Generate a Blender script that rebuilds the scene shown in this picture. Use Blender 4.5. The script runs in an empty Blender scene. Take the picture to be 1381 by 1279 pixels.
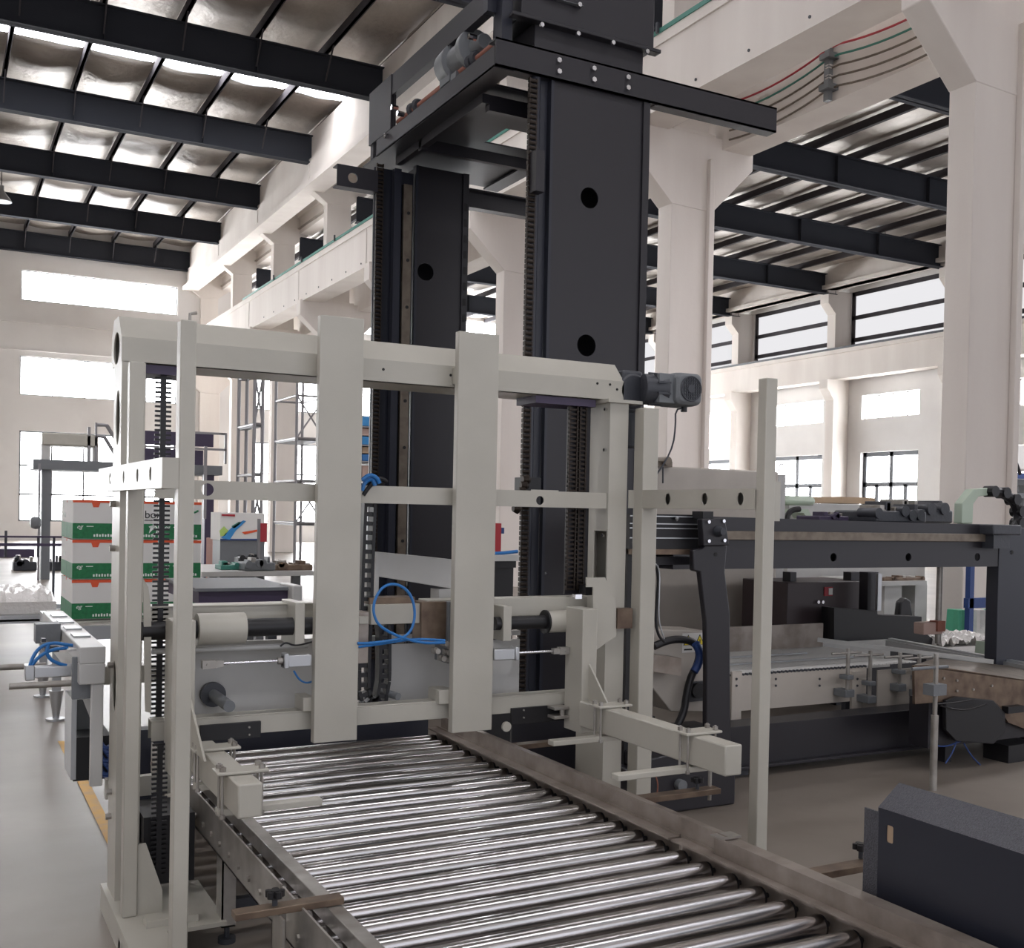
import bpy, bmesh, math, random
from math import sin, cos, radians, pi, atan2, sqrt
from mathutils import Vector, Matrix
random.seed(7)
S = bpy.context.scene
COL = S.collection
V = Vector
# ------------------------------------------------------------ camera
F = 1486.15; CX, CY = 732.5, 715.8; CAMZ = 1.6
yaw, pitch, roll = radians(29.069), radians(-0.929), radians(1.164)
fw = V((sin(yaw)*cos(pitch), cos(yaw)*cos(pitch), sin(pitch)))
rt = V((cos(yaw), -sin(yaw), 0)); up = rt.cross(fw)
rt, up = cos(roll)*rt + sin(roll)*up, -sin(roll)*rt + cos(roll)*up
cam = bpy.data.objects.new('camera', bpy.data.cameras.new('camera'))
COL.objects.link(cam); S.camera = cam
cam.data.sensor_width = 36; cam.data.sensor_fit = 'HORIZONTAL'
cam.data.lens = F*36/1381
cam.data.shift_x = (690.5-CX)/1381; cam.data.shift_y = (CY-639.5)/1381
cam.data.clip_end = 300; cam.data.clip_start = 0.05
cam.matrix_world = Matrix(((rt.x, up.x, -fw.x, 0), (rt.y, up.y, -fw.y, 0), (rt.z, up.z, -fw.z, CAMZ), (0, 0, 0, 1)))

def at(px, py, x=None, y=None, z=None):
    """a measured point of the photograph turned into a world point on a known plane"""
    v = fw + rt*((px-CX)/F) - up*((py-CY)/F)
    o = V((0, 0, CAMZ))
    if x is not None: t = x/v.x
    elif y is not None: t = y/v.y
    else: t = (z-CAMZ)/v.z
    return o + v*t

# ------------------------------------------------------------ materials
def srgb(c):
    return tuple(((v/255)/12.92 if v/255 <= .04045 else ((v/255+.055)/1.055)**2.4) for v in c) + (1,)
MATS = {}
def mat(name, rgb, rough=.5, metal=0, noise=None, bump=0, bscale=40, coat=0, spec=.5):
    m = bpy.data.materials.new(name); m.use_nodes = True
    nt = m.node_tree; b = nt.nodes['Principled BSDF']
    b.inputs['Base Color'].default_value = srgb(rgb)
    b.inputs['Roughness'].default_value = rough
    b.inputs['Metallic'].default_value = metal
    b.inputs['Coat Weight'].default_value = coat
    b.inputs['Specular IOR Level'].default_value = spec
    tc = nt.nodes.new('ShaderNodeTexCoord')
    if noise:
        sc, rgb2, lo, hi = noise[:4]
        n = nt.nodes.new('ShaderNodeTexNoise'); n.inputs['Scale'].default_value = sc; n.inputs['Detail'].default_value = 6
        if len(noise) > 4:
            mp = nt.nodes.new('ShaderNodeMapping'); mp.inputs['Scale'].default_value = noise[4]
            nt.links.new(tc.outputs['Object'], mp.inputs['Vector']); nt.links.new(mp.outputs['Vector'], n.inputs['Vector'])
        else:
            nt.links.new(tc.outputs['Object'], n.inputs['Vector'])
        r = nt.nodes.new('ShaderNodeValToRGB')
        r.color_ramp.elements[0].position = lo; r.color_ramp.elements[1].position = hi
        r.color_ramp.elements[0].color = srgb(rgb); r.color_ramp.elements[1].color = srgb(rgb2)
        nt.links.new(n.outputs['Fac'], r.inputs['Fac']); nt.links.new(r.outputs['Color'], b.inputs['Base Color'])
    if bump:
        n2 = nt.nodes.new('ShaderNodeTexNoise'); n2.inputs['Scale'].default_value = bscale; n2.inputs['Detail'].default_value = 4
        nt.links.new(tc.outputs['Object'], n2.inputs['Vector'])
        bp = nt.nodes.new('ShaderNodeBump'); bp.inputs['Strength'].default_value = bump; bp.inputs['Distance'].default_value = .02
        nt.links.new(n2.outputs['Fac'], bp.inputs['Height']); nt.links.new(bp.outputs['Normal'], b.inputs['Normal'])
    MATS[name] = m
    return m
def emit(name, rgb, s):
    m = bpy.data.materials.new(name); m.use_nodes = True
    nt = m.node_tree; nt.nodes.clear()
    e = nt.nodes.new('ShaderNodeEmission'); o = nt.nodes.new('ShaderNodeOutputMaterial')
    e.inputs[0].default_value = srgb(rgb); e.inputs[1].default_value = s
    nt.links.new(e.outputs[0], o.inputs[0]); MATS[name] = m
    return m
PAINT = mat('cream_machine_paint', (182, 178, 167), .38, noise=(3, (173, 169, 158), .35, .7), bump=.02, bscale=120)
PAINTB = mat('pale_grey_paint', (192, 191, 188), .4, noise=(4, (181, 180, 177), .35, .7))
WALL = mat('white_wall_plaster', (222, 219, 216), .9, noise=(.6, (210, 206, 203), .4, .75))
CONC = mat('white_painted_concrete', (226, 219, 212), .85, noise=(1.2, (212, 203, 196), .35, .75, (1, 1, .15)), bump=.1, bscale=15)
STEEL = mat('dark_grey_steel_paint', (54, 56, 62), .85, spec=.15)
PURL = mat('purlin_steel_paint', (66, 63, 66), .8, spec=.2)
BLACK = mat('black_machine_paint', (37, 35, 40), .38, bump=.02, bscale=200)
BLACK2 = mat('blue_black_paint', (38, 40, 50), .35)
RUB = mat('black_plastic', (22, 21, 24), .45)
CHAIN = mat('oiled_chain_steel', (52, 44, 38), .45, .6)
GALV = mat('brushed_zinc_steel', (172, 168, 162), .36, .55, noise=(9, (138, 132, 124), .35, .7))
ROLL = mat('polished_zinc_rollers', (204, 200, 200), .2, 1.0, noise=(30, (180, 180, 178), .4, .7, (.1, 1, 1)))
CHROME = mat('bright_chrome', (225, 225, 228), .12, 1)
ALU = mat('natural_aluminium', (188, 190, 192), .35, .8)
RUST = mat('browned_machined_steel', (125, 108, 92), .45, .6, noise=(12, (92, 76, 66), .35, .7))
BRONZ = mat('oiled_dark_bronze_steel', (162, 152, 143), .36, .4, noise=(7, (122, 111, 102), .35, .7))
RAILM = mat('worn_guide_rail_steel', (122, 112, 100), .42, .5, noise=(14, (100, 90, 80), .4, .7))
GREYM = mat('grey_motor_casting', (112, 115, 118), .5, bump=.1)
GREYD = mat('dark_motor_casting', (58, 60, 66), .45, bump=.1)
GREEN = mat('green_crane_rail_paint', (58, 122, 108), .55)
HAMM = mat('charcoal_hammered_coating', (66, 66, 72), .38, noise=(160, (84, 84, 90), .35, .65), bump=.35, bscale=260)
FLOORM = mat('worn_concrete_floor', (136, 127, 118), .4, noise=(.9, (108, 99, 90), .3, .72), bump=.03, bscale=8)
YEL = mat('worn_yellow_floor_paint', (196, 150, 62), .6, noise=(9, (160, 140, 110), .45, .8))
BLUE = mat('blue_air_hose', (40, 112, 178), .35)
BLUEP = mat('blue_frame_paint', (40, 66, 122), .45)
ORANGE = mat('orange_tape', (226, 90, 50), .5)
CARTW = mat('white_carton_board', (226, 224, 220), .7)
CARTG = mat('green_carton_print', (34, 122, 74), .6, noise=(40, (28, 105, 64), .4, .7))
CARTL = mat('white_print', (235, 240, 235), .6)
REDP = mat('dark_red_paint', (170, 48, 58), .5)
PINKP = mat('pinkish_board', (188, 160, 148), .6)
CARDB = mat('brown_cardboard', (176, 152, 126), .8)
WARMG = mat('warm_grey_paint', (190, 182, 172), .45, noise=(4, (180, 172, 162), .35, .7))
BROWN = mat('reddish_brown_board', (150, 96, 80), .7)
PALEG = mat('pale_green_paint', (176, 190, 172), .45)
PURP = mat('dark_violet_panel', (62, 52, 76), .5)
YELS = mat('yellow_warning_print', (240, 216, 40), .5)
INK = mat('black_ink', (18, 18, 18), .6)
LBLUE = mat('pale_blue_print', (120, 190, 220), .6)
LGREEN = mat('lime_print', (176, 205, 110), .6)
CYAN = mat('cyan_print', (60, 140, 200), .6)
PLAST = mat('clear_wrap_film', (214, 210, 206), .25, bump=.6, bscale=30)
TEAL = mat('teal_wrap', (90, 175, 140), .4, bump=.4, bscale=12)
GALVS = mat('scaffold_tube_steel', (140, 138, 140), .4, .5)
WINM = emit('daylight_through_glass', (250, 252, 255), 18)
SKYM = emit('translucent_skylight_sheet', (250, 250, 255), 12.0)
ADDGLOW = emit('added_overhead_glow', (250, 248, 252), 17.0)  # glow of the unseen strips added overhead to light the halls
POLY = emit('translucent_wall_sheet', (240, 239, 242), .74)
FOIL = mat('insulation_foil', (176, 168, 158), .4, .35, noise=(.5, (140, 130, 122), .3, .7), bump=1.0, bscale=5)

# ------------------------------------------------------------ mesh building
SPLIT = {'bolts': 'bolt', 'bolt': 'bolt', 'clamp_bolts': 'clamp_bolt', 'upper_beam': 'upper_beam', 'sprocket_guard': 'sprocket_guard', 'shaft_coupling': 'shaft_coupling',
         'screws': 'screw', 'lock_handles': 'lock_handle', 'uprights': 'upright', 'upright': 'upright', 'axle_nuts': 'axle_nut', 'screw_holes': 'screw_hole', 'slots': 'slot', 'bolt_hole': 'bolt_hole',
         'back_panel': 'back_panel', 'side_panel': 'side_panel', 'foot_plate': 'foot_plate', 'frame': 'frame', 'slot_covers': 'slot_cover', 'motor_box': 'motor_box', 'shaft': 'shaft', 'base': 'base',
         'valve_fittings': 'valve_fitting', 'rails': 'rail', 'rod_clevis': 'rod_clevis', 'sensor_block': 'sensor_block', 'cross_beam': 'cross_beam', 'clamp': 'clamp', 'support': 'support', 'stillage': 'stillage', 'upper_frame': 'upper_frame',
         'hanging_wires': 'hanging_wire', 'tied_hoses': 'tied_hose', 'conduit': 'conduit', 'dark_support': 'dark_support', 'bar': 'bar', 'bracket': 'bracket', 'small_print': 'small_print', 'chain_links': 'chain_link', 'tape': 'tape'}
class MB:
    def __init__(s): s.v = []; s.f = []
    def add(s, vs, fs):
        n = len(s.v); s.v += [tuple(p) for p in vs]; s.f += [tuple(i+n for i in f) for f in fs]; return s
    def hexa(s, p):
        return s.add(p, [(0, 3, 2, 1), (4, 5, 6, 7), (0, 1, 5, 4), (1, 2, 6, 5), (2, 3, 7, 6), (3, 0, 4, 7)])
    def box(s, x0, x1, y0, y1, z0, z1):
        return s.hexa([(x0, y0, z0), (x1, y0, z0), (x1, y1, z0), (x0, y1, z0), (x0, y0, z1), (x1, y0, z1), (x1, y1, z1), (x0, y1, z1)])
    def prism(s, pts, vec):
        vec = V(vec); n = len(pts); a = [V(p) for p in pts]; b = [p+vec for p in a]
        return s.add(a+b, [tuple(range(n)), tuple(range(2*n-1, n-1, -1))] + [(i, (i+1) % n, n+(i+1) % n, n+i) for i in range(n)])
    def cyl(s, p, q, r, n=16, r2=None):
        p, q = V(p), V(q); r2 = r if r2 is None else r2
        d = (q-p).normalized(); a = d.orthogonal().normalized(); b = d.cross(a)
        c = [(a*cos(2*pi*i/n)+b*sin(2*pi*i/n)) for i in range(n)]
        vs = [p+k*r for k in c]+[q+k*r2 for k in c]
        return s.add(vs, [tuple(range(n-1, -1, -1)), tuple(range(n, 2*n))]+[(i, (i+1) % n, n+(i+1) % n, n+i) for i in range(n)])
    def tube(s, pts, r, n=8, smooth=0):
        pts = [V(p) for p in pts]
        for _ in range(smooth):
            q = [pts[0]]
            for a, b in zip(pts, pts[1:]): q += [a*.75+b*.25, a*.25+b*.75]
            pts = q+[pts[-1]]
        ref = None; rings = []
        for i, p in enumerate(pts):
            d = (pts[min(i+1, len(pts)-1)]-pts[max(i-1, 0)]).normalized()
            if ref is None: ref = d.orthogonal().normalized()
            a = (ref-d*ref.dot(d)).normalized(); ref = a; b = d.cross(a)
            rings.append([p+(a*cos(2*pi*k/n)+b*sin(2*pi*k/n))*r for k in range(n)])
        vs = [v for g in rings for v in g]; fs = []
        for i in range(len(rings)-1):
            for k in range(n): fs.append((i*n+k, i*n+(k+1) % n, (i+1)*n+(k+1) % n, (i+1)*n+k))
        fs += [tuple(range(n-1, -1, -1)), tuple((len(rings)-1)*n+k for k in range(n))]
        return s.add(vs, fs)
    def bar(s, p, q, w, h, upv=(0, 0, 1)):
        p, q = V(p), V(q); d = (q-p).normalized(); u = V(upv)
        a = d.cross(u).normalized()*w/2; b = a.cross(d).normalized()*h/2
        return s.hexa([p-a-b, p+a-b, q+a-b, q-a-b, p-a+b, p+a+b, q+a+b, q-a+b])
    def lathe(s, p, axis, prof, n=20):
        p = V(p); d = V(axis).normalized(); a = d.orthogonal().normalized(); b = d.cross(a)
        vs = [p+d*h+(a*cos(2*pi*k/n)+b*sin(2*pi*k/n))*r for h, r in prof for k in range(n)]; m = len(prof)
        fs = [(i*n+k, i*n+(k+1) % n, (i+1)*n+(k+1) % n, (i+1)*n+k) for i in range(m-1) for k in range(n)]
        fs += [tuple(range(n-1, -1, -1)), tuple((m-1)*n+k for k in range(n))]
        return s.add(vs, fs)
    def plate(s, outline, holes, o, U, W, vec):
        """flat plate with holes: outline/holes are lists of (u, w); extruded by vec"""
        o, U, W, vec = V(o), V(U), V(W), V(vec)
        bm = bmesh.new(); es = []
        for loop in [outline]+holes:
            vs = [bm.verts.new(o+U*a+W*b) for a, b in loop]
            es += [bm.edges.new((vs[i], vs[(i+1) % len(vs)])) for i in range(len(vs))]
        bmesh.ops.triangle_fill(bm, use_beauty=True, use_dissolve=False, edges=es)
        g = bmesh.ops.extrude_face_region(bm, geom=bm.faces[:])
        bmesh.ops.translate(bm, verts=[e for e in g['geom'] if isinstance(e, bmesh.types.BMVert)], vec=vec)
        bm.verts.index_update()
        s.add([v.co.copy() for v in bm.verts], [tuple(v.index for v in f.verts) for f in bm.faces]); bm.free()
        return s
    def groups(s):
        n = len(s.v); par = list(range(n))
        def fd(i):
            while par[i] != i: par[i] = par[par[i]]; i = par[i]
            return i
        for f in s.f:
            for i in f[1:]: par[fd(i)] = fd(f[0])
        bb = {}
        for i, v in enumerate(s.v):
            k = fd(i)
            if k not in bb: bb[k] = [list(v), list(v)]
            for a in range(3): bb[k][0][a] = min(bb[k][0][a], v[a]); bb[k][1][a] = max(bb[k][1][a], v[a])
        ks = list(bb); gp = {k: k for k in ks}
        def fg(k):
            while gp[k] != k: k = gp[k]
            return k
        for i, a in enumerate(ks):
            for b in ks[i+1:]:
                if all(bb[a][0][c] <= bb[b][1][c]+.002 and bb[b][0][c] <= bb[a][1][c]+.002 for c in range(3)): gp[fg(b)] = fg(a)
        out = {}
        for f in s.f: out.setdefault(fg(fd(f[0])), []).append(f)
        res = []
        for fs in out.values():
            ids = sorted({i for f in fs for i in f}); mp = {i: j for j, i in enumerate(ids)}
            q = MB(); q.v = [s.v[i] for i in ids]; q.f = [tuple(mp[i] for i in f) for f in fs]; res.append(q)
        return res
    def build(s, name, m, parent=None, bevel=0, smooth=True):
        if name in SPLIT:
            name = SPLIT[name]; g = s.groups()
            if len(g) > 1: return [q.build1(name, m, parent, bevel, smooth) for q in g][0]
        return s.build1(name, m, parent, bevel, smooth)
    def build1(s, name, m, parent=None, bevel=0, smooth=True):
        me = bpy.data.meshes.new(name); me.from_pydata(s.v, [], s.f)
        bm = bmesh.new(); bm.from_mesh(me); bmesh.ops.recalc_face_normals(bm, faces=bm.faces); bm.to_mesh(me); bm.free()
        me.materials.append(m)
        if smooth: me.shade_smooth(); me.set_sharp_from_angle(angle=.55)
        o = bpy.data.objects.new(name, me); COL.objects.link(o)
        if parent is not None:
            o.parent = parent
            if parent.type == 'EMPTY': o.matrix_parent_inverse = Matrix.Translation(-V(parent.location))
        if bevel:
            b = o.modifiers.new('bevel', 'BEVEL'); b.width = bevel; b.segments = 2; b.limit_method = 'ANGLE'; b.angle_limit = .7
        return o
def B(*a): return MB().box(*a)
def ell(u, w, ru, rw=None, n=20):
    rw = ru if rw is None else rw
    return [(u+ru*cos(2*pi*i/n), w+rw*sin(2*pi*i/n)) for i in range(n)]
def rect(u0, u1, w0, w1): return [(u0, w0), (u1, w0), (u1, w1), (u0, w1)]
def thing(name, label, cat, loc=(0, 0, 0), group=None):
    o = bpy.data.objects.new(name, None); COL.objects.link(o); o.empty_display_size = .1
    o.location = loc; o['label'] = label; o['category'] = cat
    if group: o['group'] = group
    return o
def tag(o, label, cat, group=None, kind=None):
    o['label'] = label; o['category'] = cat
    if group: o['group'] = group
    if kind: o['kind'] = kind
    return o
def struct(o, label=None, group=None):
    o['kind'] = 'structure'
    if label: o['label'] = label
    if group: o['group'] = group
    return o
def dup(root, d, label=None, group=None):
    r = root.copy(); COL.objects.link(r); r.location = root.location+V(d)
    if label: r['label'] = label
    if group: r['group'] = group
    for ch in list(root.children):
        c = ch.copy(); COL.objects.link(c); c.parent = r
        for g in ch.children:
            e = g.copy(); COL.objects.link(e); e.parent = c
    return r
def fb(px0, py0, px1, py1, Y, dep):
    """box extents whose camera-side face at depth Y covers a measured rectangle"""
    ym, xm = (py0+py1)/2, (px0+px1)/2
    return (at(px0, ym, y=Y).x, at(px1, ym, y=Y).x, Y, Y+dep, at(xm, py1, y=Y).z, at(xm, py0, y=Y).z)
def text(s, size, loc, rot, m, name, parent=None, ext=.001, shear=0):
    c = bpy.data.curves.new(name, 'FONT'); c.body = s; c.size = size; c.extrude = ext; c.shear = shear
    o = bpy.data.objects.new(name, c); COL.objects.link(o); o.location = loc; o.rotation_euler = rot
    c.materials.append(m)
    me = bpy.data.meshes.new_from_object(o.evaluated_get(bpy.context.evaluated_depsgraph_get())); bpy.data.objects.remove(o)
    o = bpy.data.objects.new(name, me); COL.objects.link(o); o.location = loc; o.rotation_euler = rot
    if parent is not None:
        o.parent = parent
        if parent.type == 'EMPTY': o.matrix_parent_inverse = Matrix.Translation(-V(parent.location))
    return o
def bolt(mb, p, axis, r=.008, h=.008):
    p = V(p); mb.cyl(p, p+V(axis)*h, r, 6)

# ============================================================ SETTING
struct(B(-14, 32.3, -6, 51.3, -.2, 0).build('floor', FLOORM), 'worn grey concrete factory floor')
def wall(name, o, U, W, outline, holes, vec, m=WALL, label=None):
    return struct(MB().plate(outline, holes, o, U, W, vec).build(name, m, smooth=False), label)
FW = 51.0
wins = []; wn = [0]
def window(p0, p1, axis, mull_v, mull_h, label, bar=.07, m=WINM, fm=None, inset=.12, extra=None):
    """p0/p1 opposite corners of an opening; axis 'y' for a wall across the hall, 'x' for the side wall"""
    wn[0] += 1
    x0, y0, z0 = p0; x1, y1, z1 = p1
    if axis == 'y': pane = B(x0, x1, y0+inset, y0+inset+.02, z0, z1)
    else: pane = B(x0+inset, x0+inset+.02, y0, y1, z0, z1)
    w = struct(pane.build('window_%d' % wn[0], m), label)
    fr = MB(); b = bar/2
    a0, a1 = (x0, x1) if axis == 'y' else (y0, y1)
    def seg(u0, u1, w0, w1):
        if axis == 'y': fr.box(u0, u1, y0+inset-.06, y0+inset-.002, w0, w1)
        else: fr.box(x0+inset-.06, x0+inset-.002, u0, u1, w0, w1)
    seg(a0, a0+bar, z0, z1); seg(a1-bar, a1, z0, z1); seg(a0, a1, z0, z0+bar); seg(a0, a1, z1-bar, z1)
    for t in mull_v: u = a0+(a1-a0)*t; seg(u-b, u+b, z0, z1)
    for t in mull_h: z = z0+(z1-z0)*t; seg(a0, a1, z-b, z+b)
    for (t, h0, h1) in (extra or []): u = a0+(a1-a0)*t; seg(u-b, u+b, z0+(z1-z0)*h0, z0+(z1-z0)*h1)
    fr.build('window_frame', fm or GREYM, w)
    return w
# far wall
fh = []
for X0 in (-7.5, 3.2, 12.9, 20.6):
    for z0, z1 in ((10.05, 11.3), (6.1, 7.72), (.8, 4.6)):
        w_ = 6.3 if X0 < 12 else 6.0
        fh.append((X0, X0+w_, z0, z1))
wall('wall_far', (0, FW, 0), (1, 0, 0), (0, 0, 1), rect(-14, 32.3, 0, 13.4), [rect(*h) for h in fh], (0, .25, 0), label='white end wall of the factory hall')
for (a, b_, c, d) in fh:
    big = c < 2
    kind = 'tall lower' if big else ('strip' if c > 8 else 'middle')
    window((a, FW, c), (b_, FW, d), 'y', (.2, .4, .6, .8) if not (c > 8) else (), (.3, .62) if big else (), 'bright %s window in the white end wall' % kind, bar=.07 if big else .04, fm=GREYM)
tr = MB()
tr.box(-14, 32.3, FW-.12, FW, 9.1, 9.2).box(-14, 32.3, FW-.1, FW, 7.95, 8.0)
struct(tr.build('trim_1', WALL), 'thin ledge lines running across the end wall')
wall('wall_left', (-14, 0, 0), (0, 1, 0), (0, 0, 1), rect(-6, 51, 0, 13.4), [], (-.2, 0, 0), label='plain white side wall of the left hall')
wall('wall_back', (0, -6, 0), (1, 0, 0), (0, 0, 1), rect(-14, 32.3, 0, 13.4), [rect(-12, 9.5, .02, 7.0), rect(12, 30, .02, 6)], (0, -.25, 0), label='white wall with large open doorways behind the viewer')
# side wall of the right hall
RX = 32.0
lo, up_ = [], []
Ybays = [26.9, 32.8, 38.8, 44.8]
hs = []
for i, yb in enumerate(Ybays):
    y0, y1 = yb+1.25, yb+5.1
    if i == 0: y0, y1 = 29.05, 31.95
    if i == 1: y0, y1 = 34.1, 37.4
    uz = (5.52, 6.46) if i < 2 else (4.7, 6.46)
    hs.append((y0, y1, uz[0], uz[1])); hs.append((y0, y1, .9, 4.22))
    hs.append((yb+.35, yb+5.75, 8.24, 10.62))
hs.append((21.5, 26.3, 8.24, 10.62)); hs.append((22.6, 25.6, 5.52, 6.46)); hs.append((22.6, 25.6, .9, 4.22))
wall('wall_right', (RX, 0, 0), (0, 1, 0), (0, 0, 1), rect(19, 51, 0, 11.6), [rect(*h) for h in hs], (.3, 0, 0), label='white side wall of the right hall with windows')
for (a, b_, c, d) in hs:
    if c > 8:
        w = window((RX, a, c), (RX, b_, d), 'x', (), (.2, .57), 'translucent clerestory band above the crane beam of the side wall', bar=.16, m=POLY, fm=PURL, inset=.1)
    elif c > 4: window((RX, a, c), (RX, b_, d), 'x', (.25, .5, .75), (), 'small upper window in the white side wall', bar=.05, fm=WALL, inset=.22)
    else: window((RX, a, c), (RX, b_, d), 'x', (.5,), (.62,), 'large lower window with dark bars in the side wall', bar=.17, fm=GREYD, inset=.22, extra=((.25, 0, .62), (.75, 0, .62)))
# side wall beam and columns
struct(B(RX-.85, RX-.25, 19, 51, 7.1, 8.1).box(RX-.95, RX-.1, 19, 51, 8.1, 8.25).build('trim_2', CONC), 'white crane beam along the side wall')
struct(B(RX-.97, RX-.85, 19, 51, 8.25, 8.33).build('trim_3', GREYD), 'dark rail on the crane beam of the side wall')
def side_col(y):
    m = MB().box(RX-.8, RX, y-.22, y+.22, 0, 10.6)
    m.prism([(RX-.7, y-.23, 6.2), (RX-.8, y-.23, 6.3), (RX-1.15, y-.23, 6.75), (RX-1.15, y-.23, 7.1), (RX-.7, y-.23, 7.1)], (0, .46, 0))
    m.prism([(RX-.7, y-.23, 9.6), (RX-.8, y-.23, 9.7), (RX-1.2, y-.23, 10.1), (RX-1.2, y-.23, 10.6), (RX-.7, y-.23, 10.6)], (0, .46, 0))
    struct(m.build('column', CONC), 'white concrete column with two brackets on the side wall', 'columns on the side wall')
for y in (27.0, 32.9, 38.9, 44.9): side_col(y)
struct(B(RX-1.3, RX-.75, 19, 51, 10.6, 11.5).box(RX-1.45, RX-.9, 19, 51, 10.6, 10.75).build('trim_4', CONC), 'white eaves beam along the side wall')
# middle row of columns
def mid_col(y, lab):
    y0, d = y, .38
    m = MB().box(10.5, 11.38, y0, y0+d, 0, 7.95).box(10.48, 11.24, y0+.02, y0+d-.02, 7.9, 12.0)
    m.prism([(10.5, y0-.01, 6.68), (9.68, y0-.01, 7.45), (9.68, y0-.01, 7.9), (12.16, y0-.01, 7.9), (12.16, y0-.01, 7.48), (11.32, y0-.01, 6.65)], (0, d+.02, 0))
    m.prism([(10.48, y0-.01, 10.9), (9.88, y0-.01, 11.33), (9.88, y0-.01, 12.0), (11.84, y0-.01, 12.0), (11.84, y0-.01, 11.43), (11.24, y0-.01, 10.95)], (0, d+.02, 0))
    m.box(11.2, 11.3, y0-.09, y0, 0, 7.5) if y < 20 else None
    struct(m.build('column', CONC, bevel=.012), lab)
labs = ['white concrete column nearest the camera at the right', 'white concrete column just behind the front dark tower', 'white concrete column seen between the two dark towers',
        'white concrete column behind the rear dark tower', 'white column fifth along the row', 'white column sixth along the row', 'white column seventh along the row', 'white column against the end wall']
for i in range(8): mid_col(8.82+6*i if i == 0 else 8.8+6*i, labs[i])
# crane girders on the brackets
def girder(x0, x1, n, label):
    m = MB().box(x0+.12, x1-.12, 4, 50.9, 7.95, 9.04).box(x0, x1, 4, 50.9, 8.86, 9.0).box(x0+.05, x1-.05, 4, 50.9, 7.87, 8.0)
    if n == 5:
        for k in range(8): m.box(x0+.02, x1-.02, 8.95+6*k, 9.0+6*k, 7.9, 8.95)
    struct(m.build('trim_%d' % n, CONC), label)
m = MB().box(9.75, 10.4, 4, 50.9, 7.86, 9.0)
m.box(9.72, 9.76, 4, 50.9, 8.84, 9.0)
for k in range(8): m.box(9.735, 9.76, 9.2+6*k, 9.24+6*k, 7.87, 8.85)
struct(m.build('trim_5', CONC), 'white crane girder running along the middle columns')
struct(B(11.5, 12.1, 4, 50.9, 7.72, 9.0).build('trim_6', CONC), 'second white crane girder beyond the middle columns')
struct(B(9.7, 9.82, 4, 40, 9.0, 9.07).build('trim_7', GREEN), 'green crane rail on top of the middle girder')
# small bolts below the rail
m = MB()
for k in range(24): m.cyl((9.75, 9.6+1.2*k, 8.0), (9.735, 9.6+1.2*k, 8.0), .022, 8); 
for k in range(9): m.box(9.66, 9.7, 11+3.1*k, 11.05+3.1*k, 9.0, 9.16)
struct(m.build('trim_8', GREYD), 'row of bolts along the middle crane girder')
# bus bars between girders
bb = thing('conductor_line', 'parallel red and green conductor cables strung below the crane girder', 'cables', (11.4, 10, 8))
cols = [REDP, GREEN, RAILM, RAILM, RAILM, GREYM]
for k in range(5):
    z = 8.5-.15*k; pts = []
    for i in range(22):
        y = 9.26+i*.25; t = ((y-9.2) % 2.95)/2.95
        pts.append((11.42, y, z-.16*4*t*(1-t)))
    MB().tube(pts, .016, 6).build('cable', cols[k], bb)
mm = MB().box(11.36, 11.44, 12.16, 12.26, 7.7, 8.75).box(11.3, 11.5, 12.1, 12.3, 8.3, 8.38).box(11.3, 11.5, 12.1, 12.3, 7.85, 7.93)
mm.build('bracket', GREYM, bb)
for z in (8.5, 8.35, 8.2, 8.05, 7.9): MB().lathe((11.4, 12.2, z-.05), (0, 0, 1), [(0, .03), (.02, .06), (.04, .03), (.06, .06), (.08, .03)], 10).build('insulator', WALL, bb)
# eaves / gutter beams between the upper columns
for n, x0, x1, lab in ((9, 9.9, 10.35, 'white eaves beam above the left side of the middle columns'), (10, 11.4, 11.85, 'white eaves beam above the right side of the middle columns')):
    m = MB().box(x0, x1, 8, 51, 11.35, 12.15 if n == 9 else 11.9)
    if n == 9: m.prism([(9.9, 8, 11.35), (9.7, 8, 11.35), (9.7, 8, 11.2), (10.35, 8, 11.2), (10.35, 8, 11.35)], (0, 43, 0)); m.box(9.98, 10.4, 8, 51, 12.15, 13.0)
    struct(m.build('trim_%d' % n, CONC), lab)
# roof of the left hall
def ibeam(m, x0, x1, y, z0, z1, w=.3):
    m.box(x0, x1, y-.02, y+.02, z0, z1).box(x0, x1, y-w/2, y+w/2, z0, z0+.03).box(x0, x1, y-w/2, y+w/2, z1-.03, z1)
    x = x1-.1
    while x > x0: m.box(x, x+.02, y-w/2+.01, y+w/2-.01, z0, z1); x -= 3.44
for k in range(-5, 5):
    y = 26.8+6*k+.1
    m = MB(); ibeam(m, -14, 10.3, y, 12.03, 12.86)
    struct(m.build('roof_beam', STEEL), 'dark steel roof beam crossing the left hall', 'roof beams of the left hall')
px = [8.46-1.72*k for k in range(13)]+[10.1]
for i, x in enumerate(px):
    m = MB().box(x-.035, x+.035, -6, 51, 12.88, 13.12).box(x-.035, x+.06, -6, 51, 12.88, 12.9)
    struct(m.build('purlin', PURL), 'dark roof purlin running the length of the left hall', 'purlins of the left hall')
m = MB()
for x in px[:6]:
    for k in range(-2, 5):
        y = 26.9+6*k
        m.bar((x-.0, y+.1, 12.2), (x+.0, y+.75, 12.95), .035, .035)
        m.bar((x-.0, y-.1, 12.2), (x+.0, y-.75, 12.95), .035, .035)
struct(m.build('trim_11', PURL), 'short diagonal braces under the purlins')
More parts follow.
